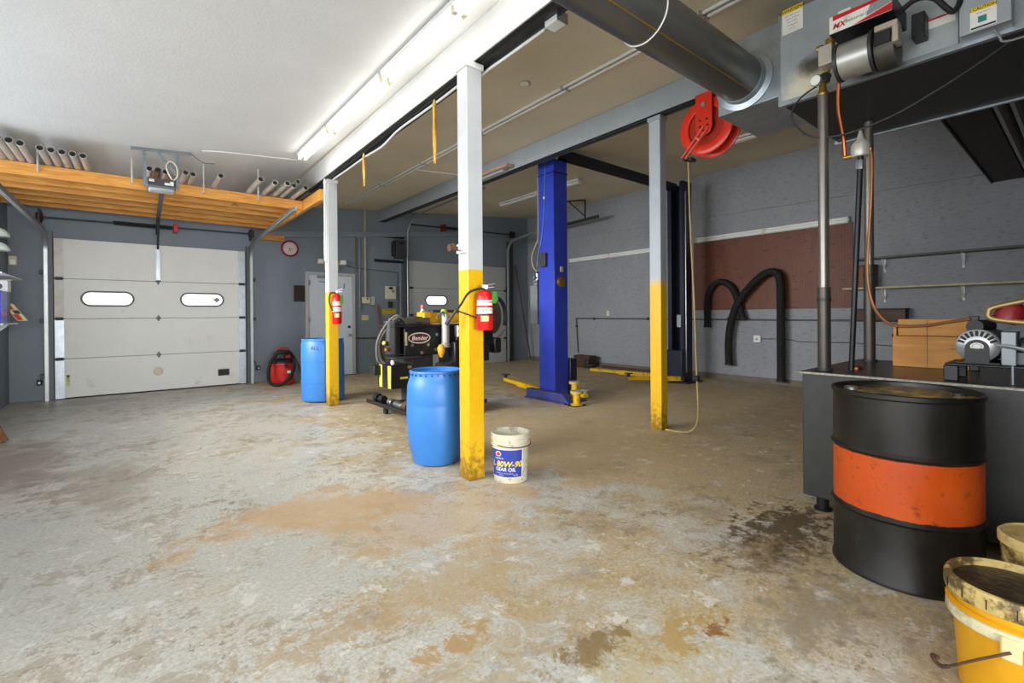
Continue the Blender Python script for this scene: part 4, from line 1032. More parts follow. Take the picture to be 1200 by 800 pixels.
P(t, 'pedestal', MB().box(2.75, 3.05, 5.40, 5.72, .17, .76), m_dark, .01)
P(t, 'pedestal_web', MB().box(3.3, 3.6, 5.35, 5.7, .17, .76), m_black, .006)
P(t, 'green_tank', MB().box(2.90, 3.16, 5.15, 5.40, .17, .52), M('dark_green_tank', '#33463a', .45), .015)
P(t, 'red_valve', MB().cyl((3.06, 5.08, .36), (3.06, 5.15, .36), .05), m_red)
P(t, 'pump_motor', MB().cyl((3.0, 5.2, .60), (3.25, 5.2, .60), .075, n=20), m_dark)
P(t, 'base_frame', MB().box(2.64, 3.62, 5.0, 5.7, .12, .17), m_black, .004)
P(t, 'front_shelf', MB().box(2.44, 2.64, 4.9, 6.12, .115, .13).box(2.44, 2.452, 4.9, 6.12, .13, .165).box(2.628, 2.64, 4.9, 6.12, .13, .165), m_black, .002)
for i, (y, r_, m_) in enumerate(((5.98, .055, m_black), (5.82, .05, m_black), (5.55, .048, m_steel), (5.33, .042, m_steel), (5.12, .058, m_rust), (4.98, .035, m_steel))):
    L = .1 if i not in (3,) else .2
    P(t, 'die', MB().cyl((2.54, y - L/2, .131 + r_), (2.54, y + L/2, .131 + r_), r_, n=20), m_, .004)
for x, y in ((2.55, 5.75), (2.55, 4.97), (3.5, 5.05), (3.5, 5.65)):
    c_ = P(t, 'caster', MB().box(x-.025, x+.025, y-.03, y+.03, .06, .12), m_black, .004)
    P(c_, 'wheel', MB().cyl((x-.018, y, .042), (x+.018, y, .042), .042, n=20), m_rubber)
wheel = P(t, 'bending_wheel', MB().lathe((4.06, 5.50, 1.24), [(.05, -.06), (.22, -.06), (.24, -.045), (.215, 0), (.24, .045), (.22, .06), (.05, .06)], 36, (.5, -1, 0)), M('brown_rusty_wheel', '#6e5236', .6, .2, var=.35, scale=10))
P(wheel, 'wheel_guard', MB().tube([(4.06 + .21*cos(a)*.9, 5.34 + .21*cos(a)*.3, 1.24 + .255*sin(a)) for a in [(-.5 + 2.2*i/16) for i in range(17)]], .03, 8), m_black)
P(t, 'side_lever', MB().cyl((3.98, 5.3, .90), (4.08, 5.2, 1.07), .01), m_dark)
P(t, 'side_pump', MB().box(3.9, 4.02, 5.2, 5.4, .74, .95), m_black, .02)
P(t, 'cable', MB().tube(smooth_path([(2.78, 5.30, .62), (2.9, 5.2, .60), (3.1, 5.1, .66), (3.3, 5.05, .74)], 6), .009, 7), m_rubber)
t = T('spray_can', 'white spray can with a red cap on top of the bending machine', 'can', (3.04, 5.655, 1.15))
P(t, 'body', MB().lathe((3.04, 5.655, 1.1505), [(.032, 0), (.034, .004), (.034, .16), (.022, .19), (.02, .20)], 22), m_label_w)
P(t, 'cap', MB().lathe((3.04, 5.655, 1.352), [(.026, 0), (.026, .05), (.018, .058)], 20), M('dusty_red_cap', '#b8616a', .45))
P(t, 'label_band', MB().lathe((3.04, 5.655, 1.20), [(.0345, 0), (.0345, .06)], 22, ends=False), M('red_band', '#c24a48', .5), flip=False)

# ------------------------------------------------------------------ two-post lift
lift = T('vehicle_lift', 'tall blue two post vehicle lift with yellow swing arms', 'vehicle lift', (4.95, 5.2, 0))
def lpost(x0, x1, y0, y1, zt, ma, mb_, open_dir):
    """channel post: web towards -open_dir"""
    o = MB()
    if open_dir > 0:
        o.box(x0, x0+.02, y0, y1, .02, zt)
        o.box(x0+.0201, x1, y0, y0+.02, .02, zt); o.box(x0+.0201, x1, y1-.02, y1, .02, zt)
        o.box(x1-.02, x1, y0+.0201, y0+.08, .02, zt); o.box(x1-.02, x1, y1-.08, y1-.0201, .02, zt)
    else:
        o.box(x1-.02, x1, y0, y1, .02, zt)
        o.box(x0, x1-.0201, y0, y0+.02, .02, zt); o.box(x0, x1-.0201, y1-.02, y1, .02, zt)
        o.box(x0, x0+.02, y0+.0201, y0+.08, .02, zt); o.box(x0, x0+.02, y1-.08, y1-.0201, .02, zt)
    return P(lift, 'post', o, ma, .004)
lp = lpost(4.85, 5.13, 5.0, 5.335, 3.56, m_lift, m_lift_d, 1)
lp2 = lpost(7.86, 8.14, 4.72, 5.05, 3.70, m_lift_d, m_lift_d, -1)
P(lift, 'post_cap', MB().box(4.845, 5.135, 4.99, 5.345, 3.36, 3.375), m_lift_d)
P(lp, 'gusset', MB().prism([(0, 0), (.14, 0), (0, .45)], (5.13, 5.10, .11), XP, ZP, .015).prism([(0, 0), (.14, 0), (0, .45)], (5.13, 5.25, .11), XP, ZP, .015), m_lift_d)
m_base = M('worn_blue_base', '#36418c', .45, var=.25, scale=6, dirt='#4d443f', damt=.45, dscale=9)
P(lift, 'base_plate', MB().box(4.70, 5.16, 4.66, 5.52, 0, .02), m_base)
P(lift, 'base_rib', MB().prism([(4.60, 0.021), (5.50, 0.021), (5.50, .145), (4.74, .145)], (4.72, 0, .0), YP, ZP, .11), m_base, .006)
P(lift, 'base_plate', MB().box(7.75, 8.3, 4.6, 5.2, 0, .03), m_lift_d, .006)
P(lift, 'crossbeam', MB().box(4.96, 7.99, 4.92, 5.02, 3.565, 3.70).box(4.96, 7.99, 4.90, 5.04, 3.565, 3.58), m_lift_d, .004)
P(lift, 'shutoff_bar', MB().cyl((5.0, 4.86, 3.53), (7.9, 4.86, 3.53), .016), m_black)
P(lift, 'control_box', MB().box(4.80, 4.849, 5.14, 5.27, 1.98, 2.19), m_dark, .006)
P(lift, 'bolt', MB().cyl((4.84, 5.20, 3.02), (4.851, 5.20, 3.02), .02, n=6), m_label_w)
pu = P(lift, 'power_unit', MB().box(4.84, 5.02, 5.37, 5.53, 1.12, 1.72), M('grey_reservoir', '#6d7173', .45, .2), .008)
P(pu, 'pump_valve', MB().box(4.87, 4.98, 5.40, 5.48, 1.72, 1.80).cyl((4.92, 5.44, 1.80), (4.92, 5.44, 1.90), .03).cyl((4.84, 5.44, 1.84), (4.92, 5.44, 1.84), .02).cyl((4.9, 5.44, 1.92), (4.98, 5.42, 1.93), .016), m_steel)
P(pu, 'lever', MB().bar((4.86, 5.43, 1.78), (4.82, 5.50, 1.75), .014, .008), m_dark)
P(pu, 'supply_hose', MB().tube(smooth_path([(4.92, 5.45, 1.93), (4.90, 5.52, 2.02), (4.88, 5.52, 2.18), (4.88, 5.42, 2.36), (4.88, 5.375, 2.5), (4.88, 5.37, 3.42)], 6), .012, 8), M('tan_hose', '#8f866f', .5))
P(lp, 'equalizer_cable', MB().tube(smooth_path([(4.845, 5.17, 3.55), (4.842, 5.18, 3.2), (4.842, 5.20, 2.8), (4.84, 5.26, 2.4), (4.84, 5.33, 2.2), (4.85, 5.38, 2.0)], 5), .006, 6), M('grey_green_cable', '#5f8087', .5))
P(lp, 'latch_release', MB().lathe((4.98, 5.0, 1.75), [(.075, 0), (.075, .03), (.06, .04), (.0, .04)], 28, (0, -1, 0)), m_brass, label='brass coloured round latch cover')
P(lp, 'latch_plate', MB().box(4.97, 5.03, 4.985, 5.0, 1.90, 1.98), m_tan, .003)
def arm(p0, p1, pad, nm='swing_arm'):
    p0, p1 = Vector(p0), Vector(p1)
    a = P(lift, nm, MB().bar(p0, p0.lerp(p1, .58), .12, .085), m_lift_y, .008)
    P(a, 'arm_extension', MB().bar(p0.lerp(p1, .45), p1, .09, .06), m_lift_y, .006)
    P(a, 'lift_pad', MB().lathe((p1.x, p1.y, p1.z + .03), [(.03, 0), (.03, .045), (.075, .05), (.075, .062), (0, .062)], 22), m_black if pad == 0 else M('pad_rubber', '#8d8a80', .6))
    return a
arm((4.97, 5.42, .09), (5.30, 6.75, .10), 0)
arm((5.22, 4.98, .09), (5.12, 4.64, .09), 1)
arm((7.80, 5.10, .09), (7.62, 6.75, .10), 0)
arm((7.80, 4.72, .09), (7.05, 5.35, .10), 0)
P(lift, 'carriage', MB().box(5.14, 5.28, 4.96, 5.38, .06, .6), m_lift_d, .008)
P(lift, 'carriage', MB().box(7.72, 7.85, 4.68, 5.09, .06, .6), m_lift_d, .008)
for x, y, zt in ((5.06, 4.80, .28), (4.80, 4.52, .20)):
    st = P(lift, 'stack_pad', MB().lathe((x, y, .012), [(.085, 0), (.085, .015), (.05, .02), (.05, zt-.05), (.085, zt-.045), (.085, zt-.02), (.0, zt-.02)], 24), m_lift_y)
    P(st, 'pad_top', MB().lathe((x, y, zt-.008), [(.088, 0), (.088, .014), (.0, .014)], 24), M('worn_pad', '#a7a294', .6))
    P(st, 'pad_foot', MB().box(x-.11, x+.11, y-.08, y+.08, 0, .012), m_black, .002)
P(lp2, 'cable_guard', MB().cyl((7.90, 4.70, .2), (7.90, 4.70, 3.5), .012), m_steel)
P(lp2, 'conduit_box', MB().box(7.80, 7.86, 4.75, 4.83, 1.02, 1.25), m_galv, .004)

t = T('wooden_block', 'brown timber block on the floor against the right wall behind the lift', 'block', (8.55, 7.8, 0))
P(t, 'timber', MB().box(8.45, 8.72, 7.55, 8.05, 0, .28), m_wood_d, .006)
P(t, 'end_piece', MB().box(8.38, 8.449, 7.5, 7.66, 0, .2), M('black_timber', '#2c2119', .6), .006)
TM('floor_pipe', 'thin rusty pipe lying along the foot of the right wall', 'pipe', MB().tube([(8.74, 7.4, .03), (8.70, 5.6, .03)], .03, 10), m_rust, (8.74, 7.4, .03))

# ------------------------------------------------------------------ right wall
t = T('pegboard', 'large brown pegboard on the right wall behind the black hoses', 'pegboard', (XR-.02, 3.75, 1.33))
P(t, 'panel', MB().box(XR-.018, XR-.004, 2.40, 5.11, 1.335, 2.675), m_peg)
P(t, 'top_batten', MB().box(XR-.022, XR-.002, 2.40, 5.11, 2.675, 2.69), m_dark)
t = T('air_pipe', 'thin grey air pipe running along the right wall with a drop leg', 'pipe', (XR-.03, 5, 1.16))
P(t, 'main_run', MB().cyl((XR-.03, 8.37, 1.175), (XR-.03, .6, 1.125), .014), M('grey_air_pipe', '#57595b', .45, .4))
P(t, 'drop_leg', MB().cyl((XR-.03, 8.35, 1.175), (XR-.03, 8.29, .30), .012), m_dark)
for y in (7.75, 6.2, 4.4, 3.4):
    P(t, 'clip', MB().box(XR-.05, XR, y-.012, y+.012, 1.135, 1.195), m_dark, .002)
P(t, 'coupling', MB().cyl((XR-.03, 6.1, 1.161), (XR-.03, 5.8, 1.159), .026).cyl((XR-.03, 8.33, .96), (XR-.03, 8.345, 1.0), .03), m_dark)
t = T('wall_outlet', 'small cream switch plate on the wall behind the blue lift', 'outlet', (XR, 7.33, 1.3))
P(t, 'plate', MB().box(XR-.008, XR, 7.29, 7.38, 1.235, 1.36), m_cream, .003)
P(t, 'toggle', MB().box(XR-.02, XR-.007, 7.325, 7.345, 1.28, 1.31), m_cream, .002)
t = T('wall_outlet', 'square white outlet box low on the wall between the black hoses', 'outlet', (XR, 3.86, .8))
P(t, 'box', MB().box(XR-.05, XR, 3.80, 3.93, .735, .865), m_white, .01)
P(t, 'socket', MB().box(XR-.054, XR-.049, 3.845, 3.89, .78, .81), m_grey_ink, .002)
P(t, 'cable', MB().tube(smooth_path([(XR-.012, 3.80, .80), (XR-.012, 3.4, .805), (XR-.012, 3.1, .77), (XR-.012, 2.4, .78), (XR-.012, 1.4, .72)], 5), .006, 6), m_dark)

def hose(label, pts, r, ends):
    hp = resample(smooth_path(pts, 12), .016)
    t = T('exhaust_hose', label, 'hose', pts[0], group='black exhaust hoses on the pegboard')
    P(t, 'hose', MB().tube(hp, [r*(.93 if i % 2 else 1.04) for i in range(len(hp))], 14), m_rubber)
    for a, b_ in ((0, 3), (-1, -4)):
        if ends: P(t, 'cuff', MB().cyl(hp[a], hp[b_], r*1.1), M('dark_cuff', '#231a18', .7))
    P(t, 'hook', MB().bar((XR-.005, pts[len(pts)//2][1], pts[len(pts)//2][2]-.06), (XR-.16, pts[len(pts)//2][1], pts[len(pts)//2][2]-.06), .02, .01), m_dark)
    return t
hx = XR - .10
hose('shorter black exhaust hose arched over a hook, towards the lift', [(hx, 4.78, 1.0), (hx, 4.78, 1.4), (hx, 4.74, 1.68), (hx, 4.60, 1.85), (hx, 4.45, 1.86), (hx, 4.30, 1.76), (hx, 4.20, 1.55), (hx-.02, 4.12, 1.30), (hx-.02, 4.07, 1.14)], .062, True)
hx = XR - .17
hose('longer black exhaust hose arched high on the pegboard, towards the tank', [(hx, 4.32, .30), (hx, 4.33, .7), (hx, 4.28, 1.1), (hx, 4.15, 1.45), (hx, 3.95, 1.72), (hx, 3.75, 1.91), (hx, 3.60, 1.985), (hx, 3.48, 1.96), (hx, 3.42, 1.82), (hx, 3.41, 1.5), (hx, 3.41, .9), (hx, 3.41, .07)], .066, True)

def wshelf(label, z, y0, y1, depth, m, brk):
    t = T('wall_shelf', label, 'shelf', (XR-.1, (y0+y1)/2, z), group='shelves on the right wall')
    P(t, 'board', MB().box(XR-depth, XR-.001, y0, y1, z, z+.028), m, .003)
    for y in brk:
        P(t, 'bracket', MB().box(XR-.012, XR, y-.013, y+.013, z-.20, z).bar((XR-.01, y, z-.16), (XR-depth*.7, y, z-.006), .012, .02), m_white, .002)
wshelf('dark upper wall shelf right of the pegboard', 2.065, -.8, 2.36, .22, M('dark_board', '#4c4a48', .5), (2.0, 1.13, .2))
wshelf('pale edged lower wall shelf right of the pegboard', 1.615, -.8, 2.48, .25, M('pale_edged_board', '#b3aa84', .5, var=.2, scale=10), (2.0, 1.13, .2))
t = T('wooden_block', 'brown wooden box standing on the lower wall shelf behind the black pipe', 'box', (XR-.12, 2.2, 1.643))
P(t, 'box', MB().box(XR-.2, XR-.03, 2.08, 2.34, 1.645, 1.96), m_wood_b, .004)
P(t, 'lid', MB().box(XR-.205, XR-.025, 2.075, 2.345, 1.96, 1.985), m_wood_d, .003)
t = T('wooden_bin', 'dark brown wooden bin fixed to the wall below the lower shelf', 'bin', (XR-.1, 2.05, 1.15))
P(t, 'box', MB().box(XR-.2, XR, 1.72, 2.36, 1.14, 1.30), m_wood_d, .004)
P(t, 'lip', MB().box(XR-.21, XR, 1.71, 2.37, 1.30, 1.32), M('black_lip', '#241a16', .6), .003)

# perforated bracket and rail high on right wall by far door
t = T('angle_bracket', 'dark angle iron bracket hanging from the tan ceiling behind the lift', 'bracket', (8.5, 7.7, 3.9))
P(t, 'horizontal', MB().bar((8.0, 7.85, cz(8.0)-.03), (8.35, 7.55, cz(8.35)-.03), .03, .03), m_dark)
P(t, 'vertical', MB().bar((8.35, 7.55, cz(8.35)-.02), (8.35, 7.55, 3.52), .03, .03), m_dark)
P(t, 'brace', MB().bar((8.05, 7.80, cz(8.05)-.03), (8.35, 7.55, 3.58), .025, .025), m_dark)
TM('door_rail', 'dark horizontal door rail end below the angle iron bracket', 'rail', MB().bar((8.3, 8.6, 3.46), (8.3, 7.1, 3.50), .04, .07), m_dark, (8.3, 8.0, 3.46), bevel=.004)

m_wood_k = wood('blackened_wood', '#241c15', '#33281d', 0)
# lumber / pipes under ceiling at far right, behind the heater
t = T('overhead_plank', 'dark brown overhead plank end behind the heater at the right edge', 'plank', (7.5, .7, 3.0))
P(t, 'board', MB().box(5.4, XR-.002, .55, .84, 2.97, 3.02), m_wood_k, .004)
P(t, 'edge_strip', MB().box(5.4, XR-.002, .845, .862, 2.955, 3.02), m_wood_k, .003)
for y, lab in ((.48, 'brown overhead pipe next to the dark plank behind the heater'), (.38, 'brown overhead pipe farther from the dark plank behind the heater')):
    t = T('overhead_pipe', lab, 'pipe', (7.5, y, 3.0), group='brown overhead pipes behind the heater')
    P(t, 'pipe', MB().cyl((5.4, y, 2.99), (XR-.002, y, 2.99), .035), m_wood_k)
    P(t, 'cap', MB().cyl((5.37, y, 2.99), (5.46, y, 2.99), .045), m_dark)

# ------------------------------------------------------------------ hose reel
rx, ry, rz = 4.40, 2.40, 3.10
t = T('hose_reel', 'orange red hose reel hanging under the grey beam', 'hose reel', (rx, ry, rz))
P(t, 'drum_flange', MB().lathe((rx, ry, rz), [(.185, .004), (.195, 0), (.262, .0), (.275, .008), (.275, .016), (.262, .02), (.19, .022), (.185, .012)], 64, (1, 0, 0), False), m_reel)
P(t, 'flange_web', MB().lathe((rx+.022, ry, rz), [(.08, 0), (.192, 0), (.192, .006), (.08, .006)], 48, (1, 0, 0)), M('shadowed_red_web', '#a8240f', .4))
P(t, 'back_flange', MB().lathe((rx+.16, ry, rz), [(.09, 0), (.262, 0), (.275, .008), (.275, .018), (.09, .018)], 56, (1, 0, 0)), m_reel)
P(t, 'hub', MB().cyl((rx-.02, ry, rz), (rx+.2, ry, rz), .09, n=32), M('dark_reel_hub', '#4a1510', .5))
P(t, 'wound_hose', MB().lathe((rx+.03, ry, rz), [(.1, 0), (.19, .004), (.2, .06), (.19, .12), (.1, .126)], 40, (1, 0, 0)), m_rubber)
br = P(t, 'mount_bracket', MB().prism([(-.085, .315), (.085, .315), (.085, -.03), (.06, -.085), (0, -.105), (-.06, -.085), (-.085, -.03)], (rx-.02, ry+.0, rz), YM, ZP, .012), m_reel, .004)
P(t, 'mount_top', MB().box(rx-.04, rx+.24, ry-.09, ry+.09, 3.40, 3.408).box(rx+.2, rx+.212, ry-.085, ry+.085, rz-.05, 3.405), m_reel, .003)
for y, z in ((0, .2), (-.04, -.01), (.04, -.01), (0, -.055), (-.035, .05), (.035, .05)):
    P(br, 'bolt', MB().lathe((rx-.034, ry+y, rz+z), [(.011 if z < .1 else .022, 0), (.011 if z < .1 else .022, .008)], 6 if z < .1 else 20, (-1, 0, 0)), m_dark if z < .1 else m_galv)
P(t, 'guide_arm', MB().bar((rx-.045, ry-.01, rz-.02), (rx-.05, ry+.225, rz-.275), .012, .028, (1, 0, 0)).bar((rx-.045, ry-.05, rz-.05), (rx-.05, ry+.185, rz-.29), .012, .028, (1, 0, 0)).bar((rx-.06, ry+.06, rz-.12), (rx-.06, ry+.02, rz-.15), .02, .03, (1, 0, 0)), M('pink_red_arm', '#e8695a', .35), .003)
P(t, 'hose_guide', MB().cyl((rx-.05, ry+.21, rz-.285), (rx+.06, ry+.19, rz-.285), .016).box(rx-.02, rx+.08, ry+.14, ry+.18, rz-.30, rz-.27), m_dark, .003)
m_airhose = M('tan_air_hose', '#a79463', .45, var=.1)
path = smooth_path([(4.43, 2.60, 2.83), (4.44, 2.59, 2.2), (4.46, 2.565, 1.4), (4.485, 2.555, .65), (4.50, 2.55, .30), (4.52, 2.58, .12), (4.52, 2.66, .03), (4.50, 2.76, .012), (4.485, 2.84, .012), (4.47, 2.905, .012)], 8)
t = T('air_hose', 'tan air hose hanging from the red reel to the floor by the grey post', 'hose', path[0])
P(t, 'hose', MB().tube(path, .0095, 8), m_airhose)
P(t, 'hose_stop', MB().lathe((4.4875, 2.554, .60), [(.012, -.03), (.028, -.02), (.028, .02), (.012, .03)], 16), m_rubber)
P(t, 'coupler', MB().tube(path[-6:], .014, 8), m_brass)

# ------------------------------------------------------------------ waste-oil heater with duct
HX, HY0, HY1, HZ0, HZ1 = 3.60, -.45, 1.41, 2.72, 3.36
heat = T('oil_heater', 'large grey shop heater with a red burner mounted above the oil tank', 'heater', (HX, HY1, HZ0))
P(heat, 'cabinet', MB().box(HX+.02, 4.75, HY0, HY1, HZ0+.012, HZ1), m_heater, .004)
fp = P(heat, 'front_panel', MB().box(HX, HX+.019, .475, HY1, HZ0+.03, HZ1), m_heater_f, .002)
P(heat, 'front_panel', MB().box(HX+.002, HX+.019, HY0, .470, HZ0+.03, HZ1), m_heater, .002)
P(heat, 'belly_pan', MB().box(HX+.03, 4.74, HY0, HY1-.03, HZ0-.006, HZ0+.011), m_heater_blk, .002)
P(heat, 'bottom_rail', MB().box(HX-.006, HX+.028, HY0, HY1, HZ0-.004, HZ0+.028), m_galv, .002, label='pale bottom edge rail')
P(heat, 'rear_rail', MB().box(4.735, 4.765, HY0, HY1, HZ0-.018, HZ0+.02), m_galv, .002)
P(heat, 'corner_trim', MB().box(HX-.004, HX+.02, HY1-.012, HY1+.004, HZ0, HZ1), m_galv, .002)
# burner: control box, motor, blower housing
bxx = P(heat, 'burner_box', MB().box(3.29, HX, .70, 1.005, 2.925, 3.03), m_black, .003)
X3 = 3.2895
P(bxx, 'face_white', MB().box(X3-.001, X3+.001, .702, 1.003, 2.927, 3.028), m_label_w)
def yz(p): return Vector((X3-.0018, p[0], p[1]))
P(bxx, 'face_red', MB().add([yz(p) for p in ((.985, 3.027), (.702, 3.027), (.702, 3.012), (.985, 3.0))], [(0,1,2,3)]).add([yz(p) for p in ((.89, 2.928), (.702, 2.928), (.702, 2.972))], [(0,1,2)]), m_red_ink, flip=False)
P(bxx, 'face_grey', MB().add([yz(p) for p in ((.80, 3.01), (.702, 3.01), (.702, 2.974), (.82, 2.95))], [(0,1,2,3)]), m_grey_ink, flip=False)
P(bxx, 'logo', text_mb('MX', .042, flat((X3-.0025, .955, 2.962), YM, ZP), shear=.3, bold=.0015), m_red_ink)
P(bxx, 'model_text', text_mb('Industrial II', .024, flat((X3-.0025, .868, 2.967), YM, ZP), shear=.3), m_ink)
P(bxx, 'top_tag', MB().box(3.31, 3.33, .90, .965, 3.031, 3.055), m_label_w, .002)
P(heat, 'burner_motor', MB().cyl((3.38, .965, 2.775), (3.38, .81, 2.775), .105, n=36), M('motor_aluminium', '#b4b4ae', .35, .6, var=.1, dirt='#7a7368', damt=.1))
P(heat, 'motor_flange', MB().cyl((3.38, .985, 2.775), (3.38, .968, 2.775), .112, n=30), m_dark)
P(heat, 'motor_flange', MB().cyl((3.38, .812, 2.775), (3.38, .795, 2.775), .118, n=30), m_dark)
P(heat, 'blower_housing', MB().cyl((3.40, .79, 2.765), (3.40, .70, 2.765), .105, n=32), M('sooty_housing', '#4a463f', .5, .3, var=.3))
P(heat, 'blower_window', MB().box(3.285, 3.30, .71, .785, 2.76, 2.86), m_ink, .003)
P(heat, 'transformer', MB().box(3.27, 3.36, .675, .78, 2.83, 2.862).box(3.27, 3.36, .672, .70, 2.74, 2.83), M('pale_transformer', '#a89b8b', .45), .004)
P(heat, 'solenoid', MB().box(3.32, 3.42, 1.0, 1.075, 2.775, 2.895), M('pale_solenoid', '#b8afa0', .4, .3), .006)
P(heat, 'solenoid_cap', MB().cyl((3.36, 1.02, 2.895), (3.36, 1.02, 2.935), .025).cyl((3.36, 1.06, 2.90), (3.36, 1.09, 2.90), .02), m_brass)
P(heat, 'burner_neck', MB().cyl((3.42, .88, 2.80), (HX, .88, 2.80), .07), m_dark)
P(heat, 'power_cable', MB().tube(smooth_path([(3.42, .70, 2.96), (3.40, .62, 2.985), (3.42, .55, 2.965), (3.45, .50, 2.895), (3.47, .478, 2.875), (3.48, .46, 2.90), (3.488, .452, 2.93)], 8), .014, 10), m_rubber)
P(heat, 'relay', MB().box(3.5, HX, .60, .66, 2.82, 2.96), m_blackp, .006)
def label_panel(nm, y0, y1, z0, z1, x, hdr, txt, lines, m=m_label_y):
    l = P(heat, nm, MB().box(x-.0015, x+.001, y0, y1, z0, z1), m_label_w)
    P(l, 'label_header', MB().box(x-.002, x-.0014, y0, y1, z1-(z1-z0)*.2, z1), m)
    P(l, 'label_header_text', text_mb(txt, (z1-z0)*.17, flat((x-.0026, (y0+y1)/2, z1-(z1-z0)*.1), YM, ZP), bold=.0004), m_ink)
    mb = MB()
    for i, s in enumerate(lines): text_mb(s, (z1-z0)*.075, flat((x-.0026, (y0+y1)/2, z1-(z1-z0)*(.30 + .13*i)), YM, ZP), mb)
    P(l, 'label_lines', mb, m_ink)
    return l
label_panel('warning_label', 1.255, 1.385, 3.21, 3.385, HX, 0, '! WARNING', ['disconnect power', 'before servicing', 'hot surfaces', 'moving parts', 'can cut'])
label_panel('notice_label', .487, .612, 2.885, 2.94, HX, 0, 'CAUTION', ['high voltage'], m_red_ink)
pb = P(heat, 'wiring_box', MB().box(3.49, HX, .262, .458, 2.735, 3.2), m_heater, .004)
cl = label_panel('caution_label', .315, .415, 2.745, 2.862, 3.49, 0, '! CAUTION', ['wiring diagram'])
P(cl, 'diagram', MB().box(3.4875, 3.4883, .352, .385, 2.775, 2.808), M('teal_print', '#2f7d78', .5))
P(cl, 'label_footer', MB().box(3.4875, 3.4883, .318, .412, 2.748, 2.757), m_ink)
P(heat, 'flex_lead', MB().tube(smooth_path([(3.54, .33, 2.735), (3.54, .31, 2.69), (3.55, .28, 2.655), (3.56, .1, 2.66), (3.56, -.2, 2.67)], 6), .006, 8), M('flex_lead_grey', '#8b8d8d', .45, .4))
# plenum and duct
P(heat, 'plenum', MB().box(HX+.01, 4.30, HY1+.006, 1.86, 2.80, 3.33), m_galv, .004)
duct = T('air_duct', 'big round dark metal duct running overhead out of the heater plenum', 'duct', (3.5, 1.63, 3.05))
dc = Vector((HX, 1.66, 3.0)); DR = .16
P(duct, 'pipe', MB().cyl((HX, 1.66, 3.0), (.35, 1.66, 3.0), DR, n=56), M('weathered_duct_steel', '#6f6f6c', .38, .75, var=.15, scale=2.5, stretch=(.5, 3, 3)))
P(duct, 'collar', MB().lathe((HX+.004, 1.66, 3.0), [(.21, 0), (.21, .01), (.17, .02), (.165, .07)], 48, (-1, 0, 0)), m_galv)
for x in (2.35, 1.2):
    P(duct, 'hanger_wire', MB().torus((x, 1.66, 3.0), DR+.003, .004, (1, 0, 0), 48, 6).cyl((x, 1.66, 3.0+DR), (x, 1.66, cz(x)-.005), .004, n=6), m_white)
P(duct, 'seam', MB().bar((HX-.08, 1.66-.094, 3.0-.132), (.35, 1.66-.094, 3.0-.132), .006, .006), m_brass)

# tank and what stands on it
TX0, TX1, TY0, TY1, TZ0, TZ1 = 3.36, 4.56, -1.2, 1.185, .09, .882
tank = T('oil_tank', 'large dark grey oil tank on short legs behind the orange banded drum', 'tank', (TX0, TY1, 0))
P(tank, 'body', MB().box(TX0, TX1, TY0, TY1, TZ0, TZ1-.012), m_tank, .006)
P(tank, 'top', MB().box(TX0-.012, TX1+.012, TY0-.012, TY1+.012, TZ1-.011, TZ1), m_tank_top)
P(tank, 'edge_weld', MB().box(TX0-.018, TX0-.012, TY0, TY1+.012, TZ1-.014, TZ1-.002), M('pale_weld', '#9b968a', .5, .3, var=.4, scale=60))
for x in (TX0+.07, TX1-.1):
    for y in (TY1-.09, -1.0):
        P(tank, 'leg', MB().cyl((x, y, 0), (x, y, TZ0), .035).cyl((x, y, 0), (x, y, .012), .05), m_black)
P(tank, 'bung_cap', MB().lathe((3.75, 1.0, TZ1), [(.04, 0), (.04, .012), (.03, .02), (0, .02)], 20), m_copper)
def leg(label, x, y, z1, sleeve):
    t = T('heater_leg', label, 'pipe', (x, y, TZ1), group='pipe legs between tank and heater')
    P(t, 'pipe', MB().cyl((x, y, TZ1+.001), (x, y, z1), .030, n=24), M('burnished_pipe', '#8d8780', .3, .7, var=.1) )
    P(t, 'sleeve', MB().cyl((x, y, TZ1+.001), (x, y, sleeve), .037, n=24), M('dark_sleeve', '#57524c', .38, .6, var=.12))
    P(t, 'collar', MB().cyl((x, y, sleeve-.09), (x, y, sleeve-.07), .041, n=24).cyl((x, y, TZ1+.001), (x, y, TZ1+.015), .05, n=24), m_dark)
    return t
l1 = leg('steel pipe leg on the tank corner with a gauge at its top', 3.50, 1.105, 2.66, 1.42)
P(l1, 'reducer', MB().lathe((3.50, 1.105, 2.66), [(.030, 0), (.034, .01), (.022, .04), (.02, .09)], 20), m_brass)
P(l1, 'valve', MB().lathe((3.50, 1.095, 2.74), [(.03, 0), (.036, .03), (.02, .06)], 8).cyl((3.46, 1.06, 2.76), (3.53, 1.13, 2.76), .018), m_dark)
P(l1, 'yellow_cap', MB().lathe((3.50, 1.085, 2.80), [(.02, 0), (.022, .02), (.014, .035)], 14), m_label_y)
g = P(l1, 'gauge', MB().lathe((3.47, 1.125, 2.755), [(.034, 0), (.036, .02), (.032, .025)], 28, (-1, .2, -.1)), m_steel)
P(g, 'gauge_dial', MB().lathe((3.4445, 1.13, 2.7525), [(.030, 0), (.030, .001)], 28, (-1, .2, -.1)), m_label_w)
leg('dark steel pipe leg at the back corner of the tank', 4.40, 1.085, 2.71, 1.62)
t = T('draw_pipe', 'thin dark draw pipe with a pale fuel filter on top', 'pipe', (3.60, .985, TZ1))
P(t, 'pipe', MB().cyl((3.60, .985, TZ1+.001), (3.60, .93, 2.24), .016, n=14), m_black)
P(t, 'union', MB().lathe((3.60, .934, 2.16), [(.024, 0), (.024, .05), (.018, .06)], 8), m_galv)
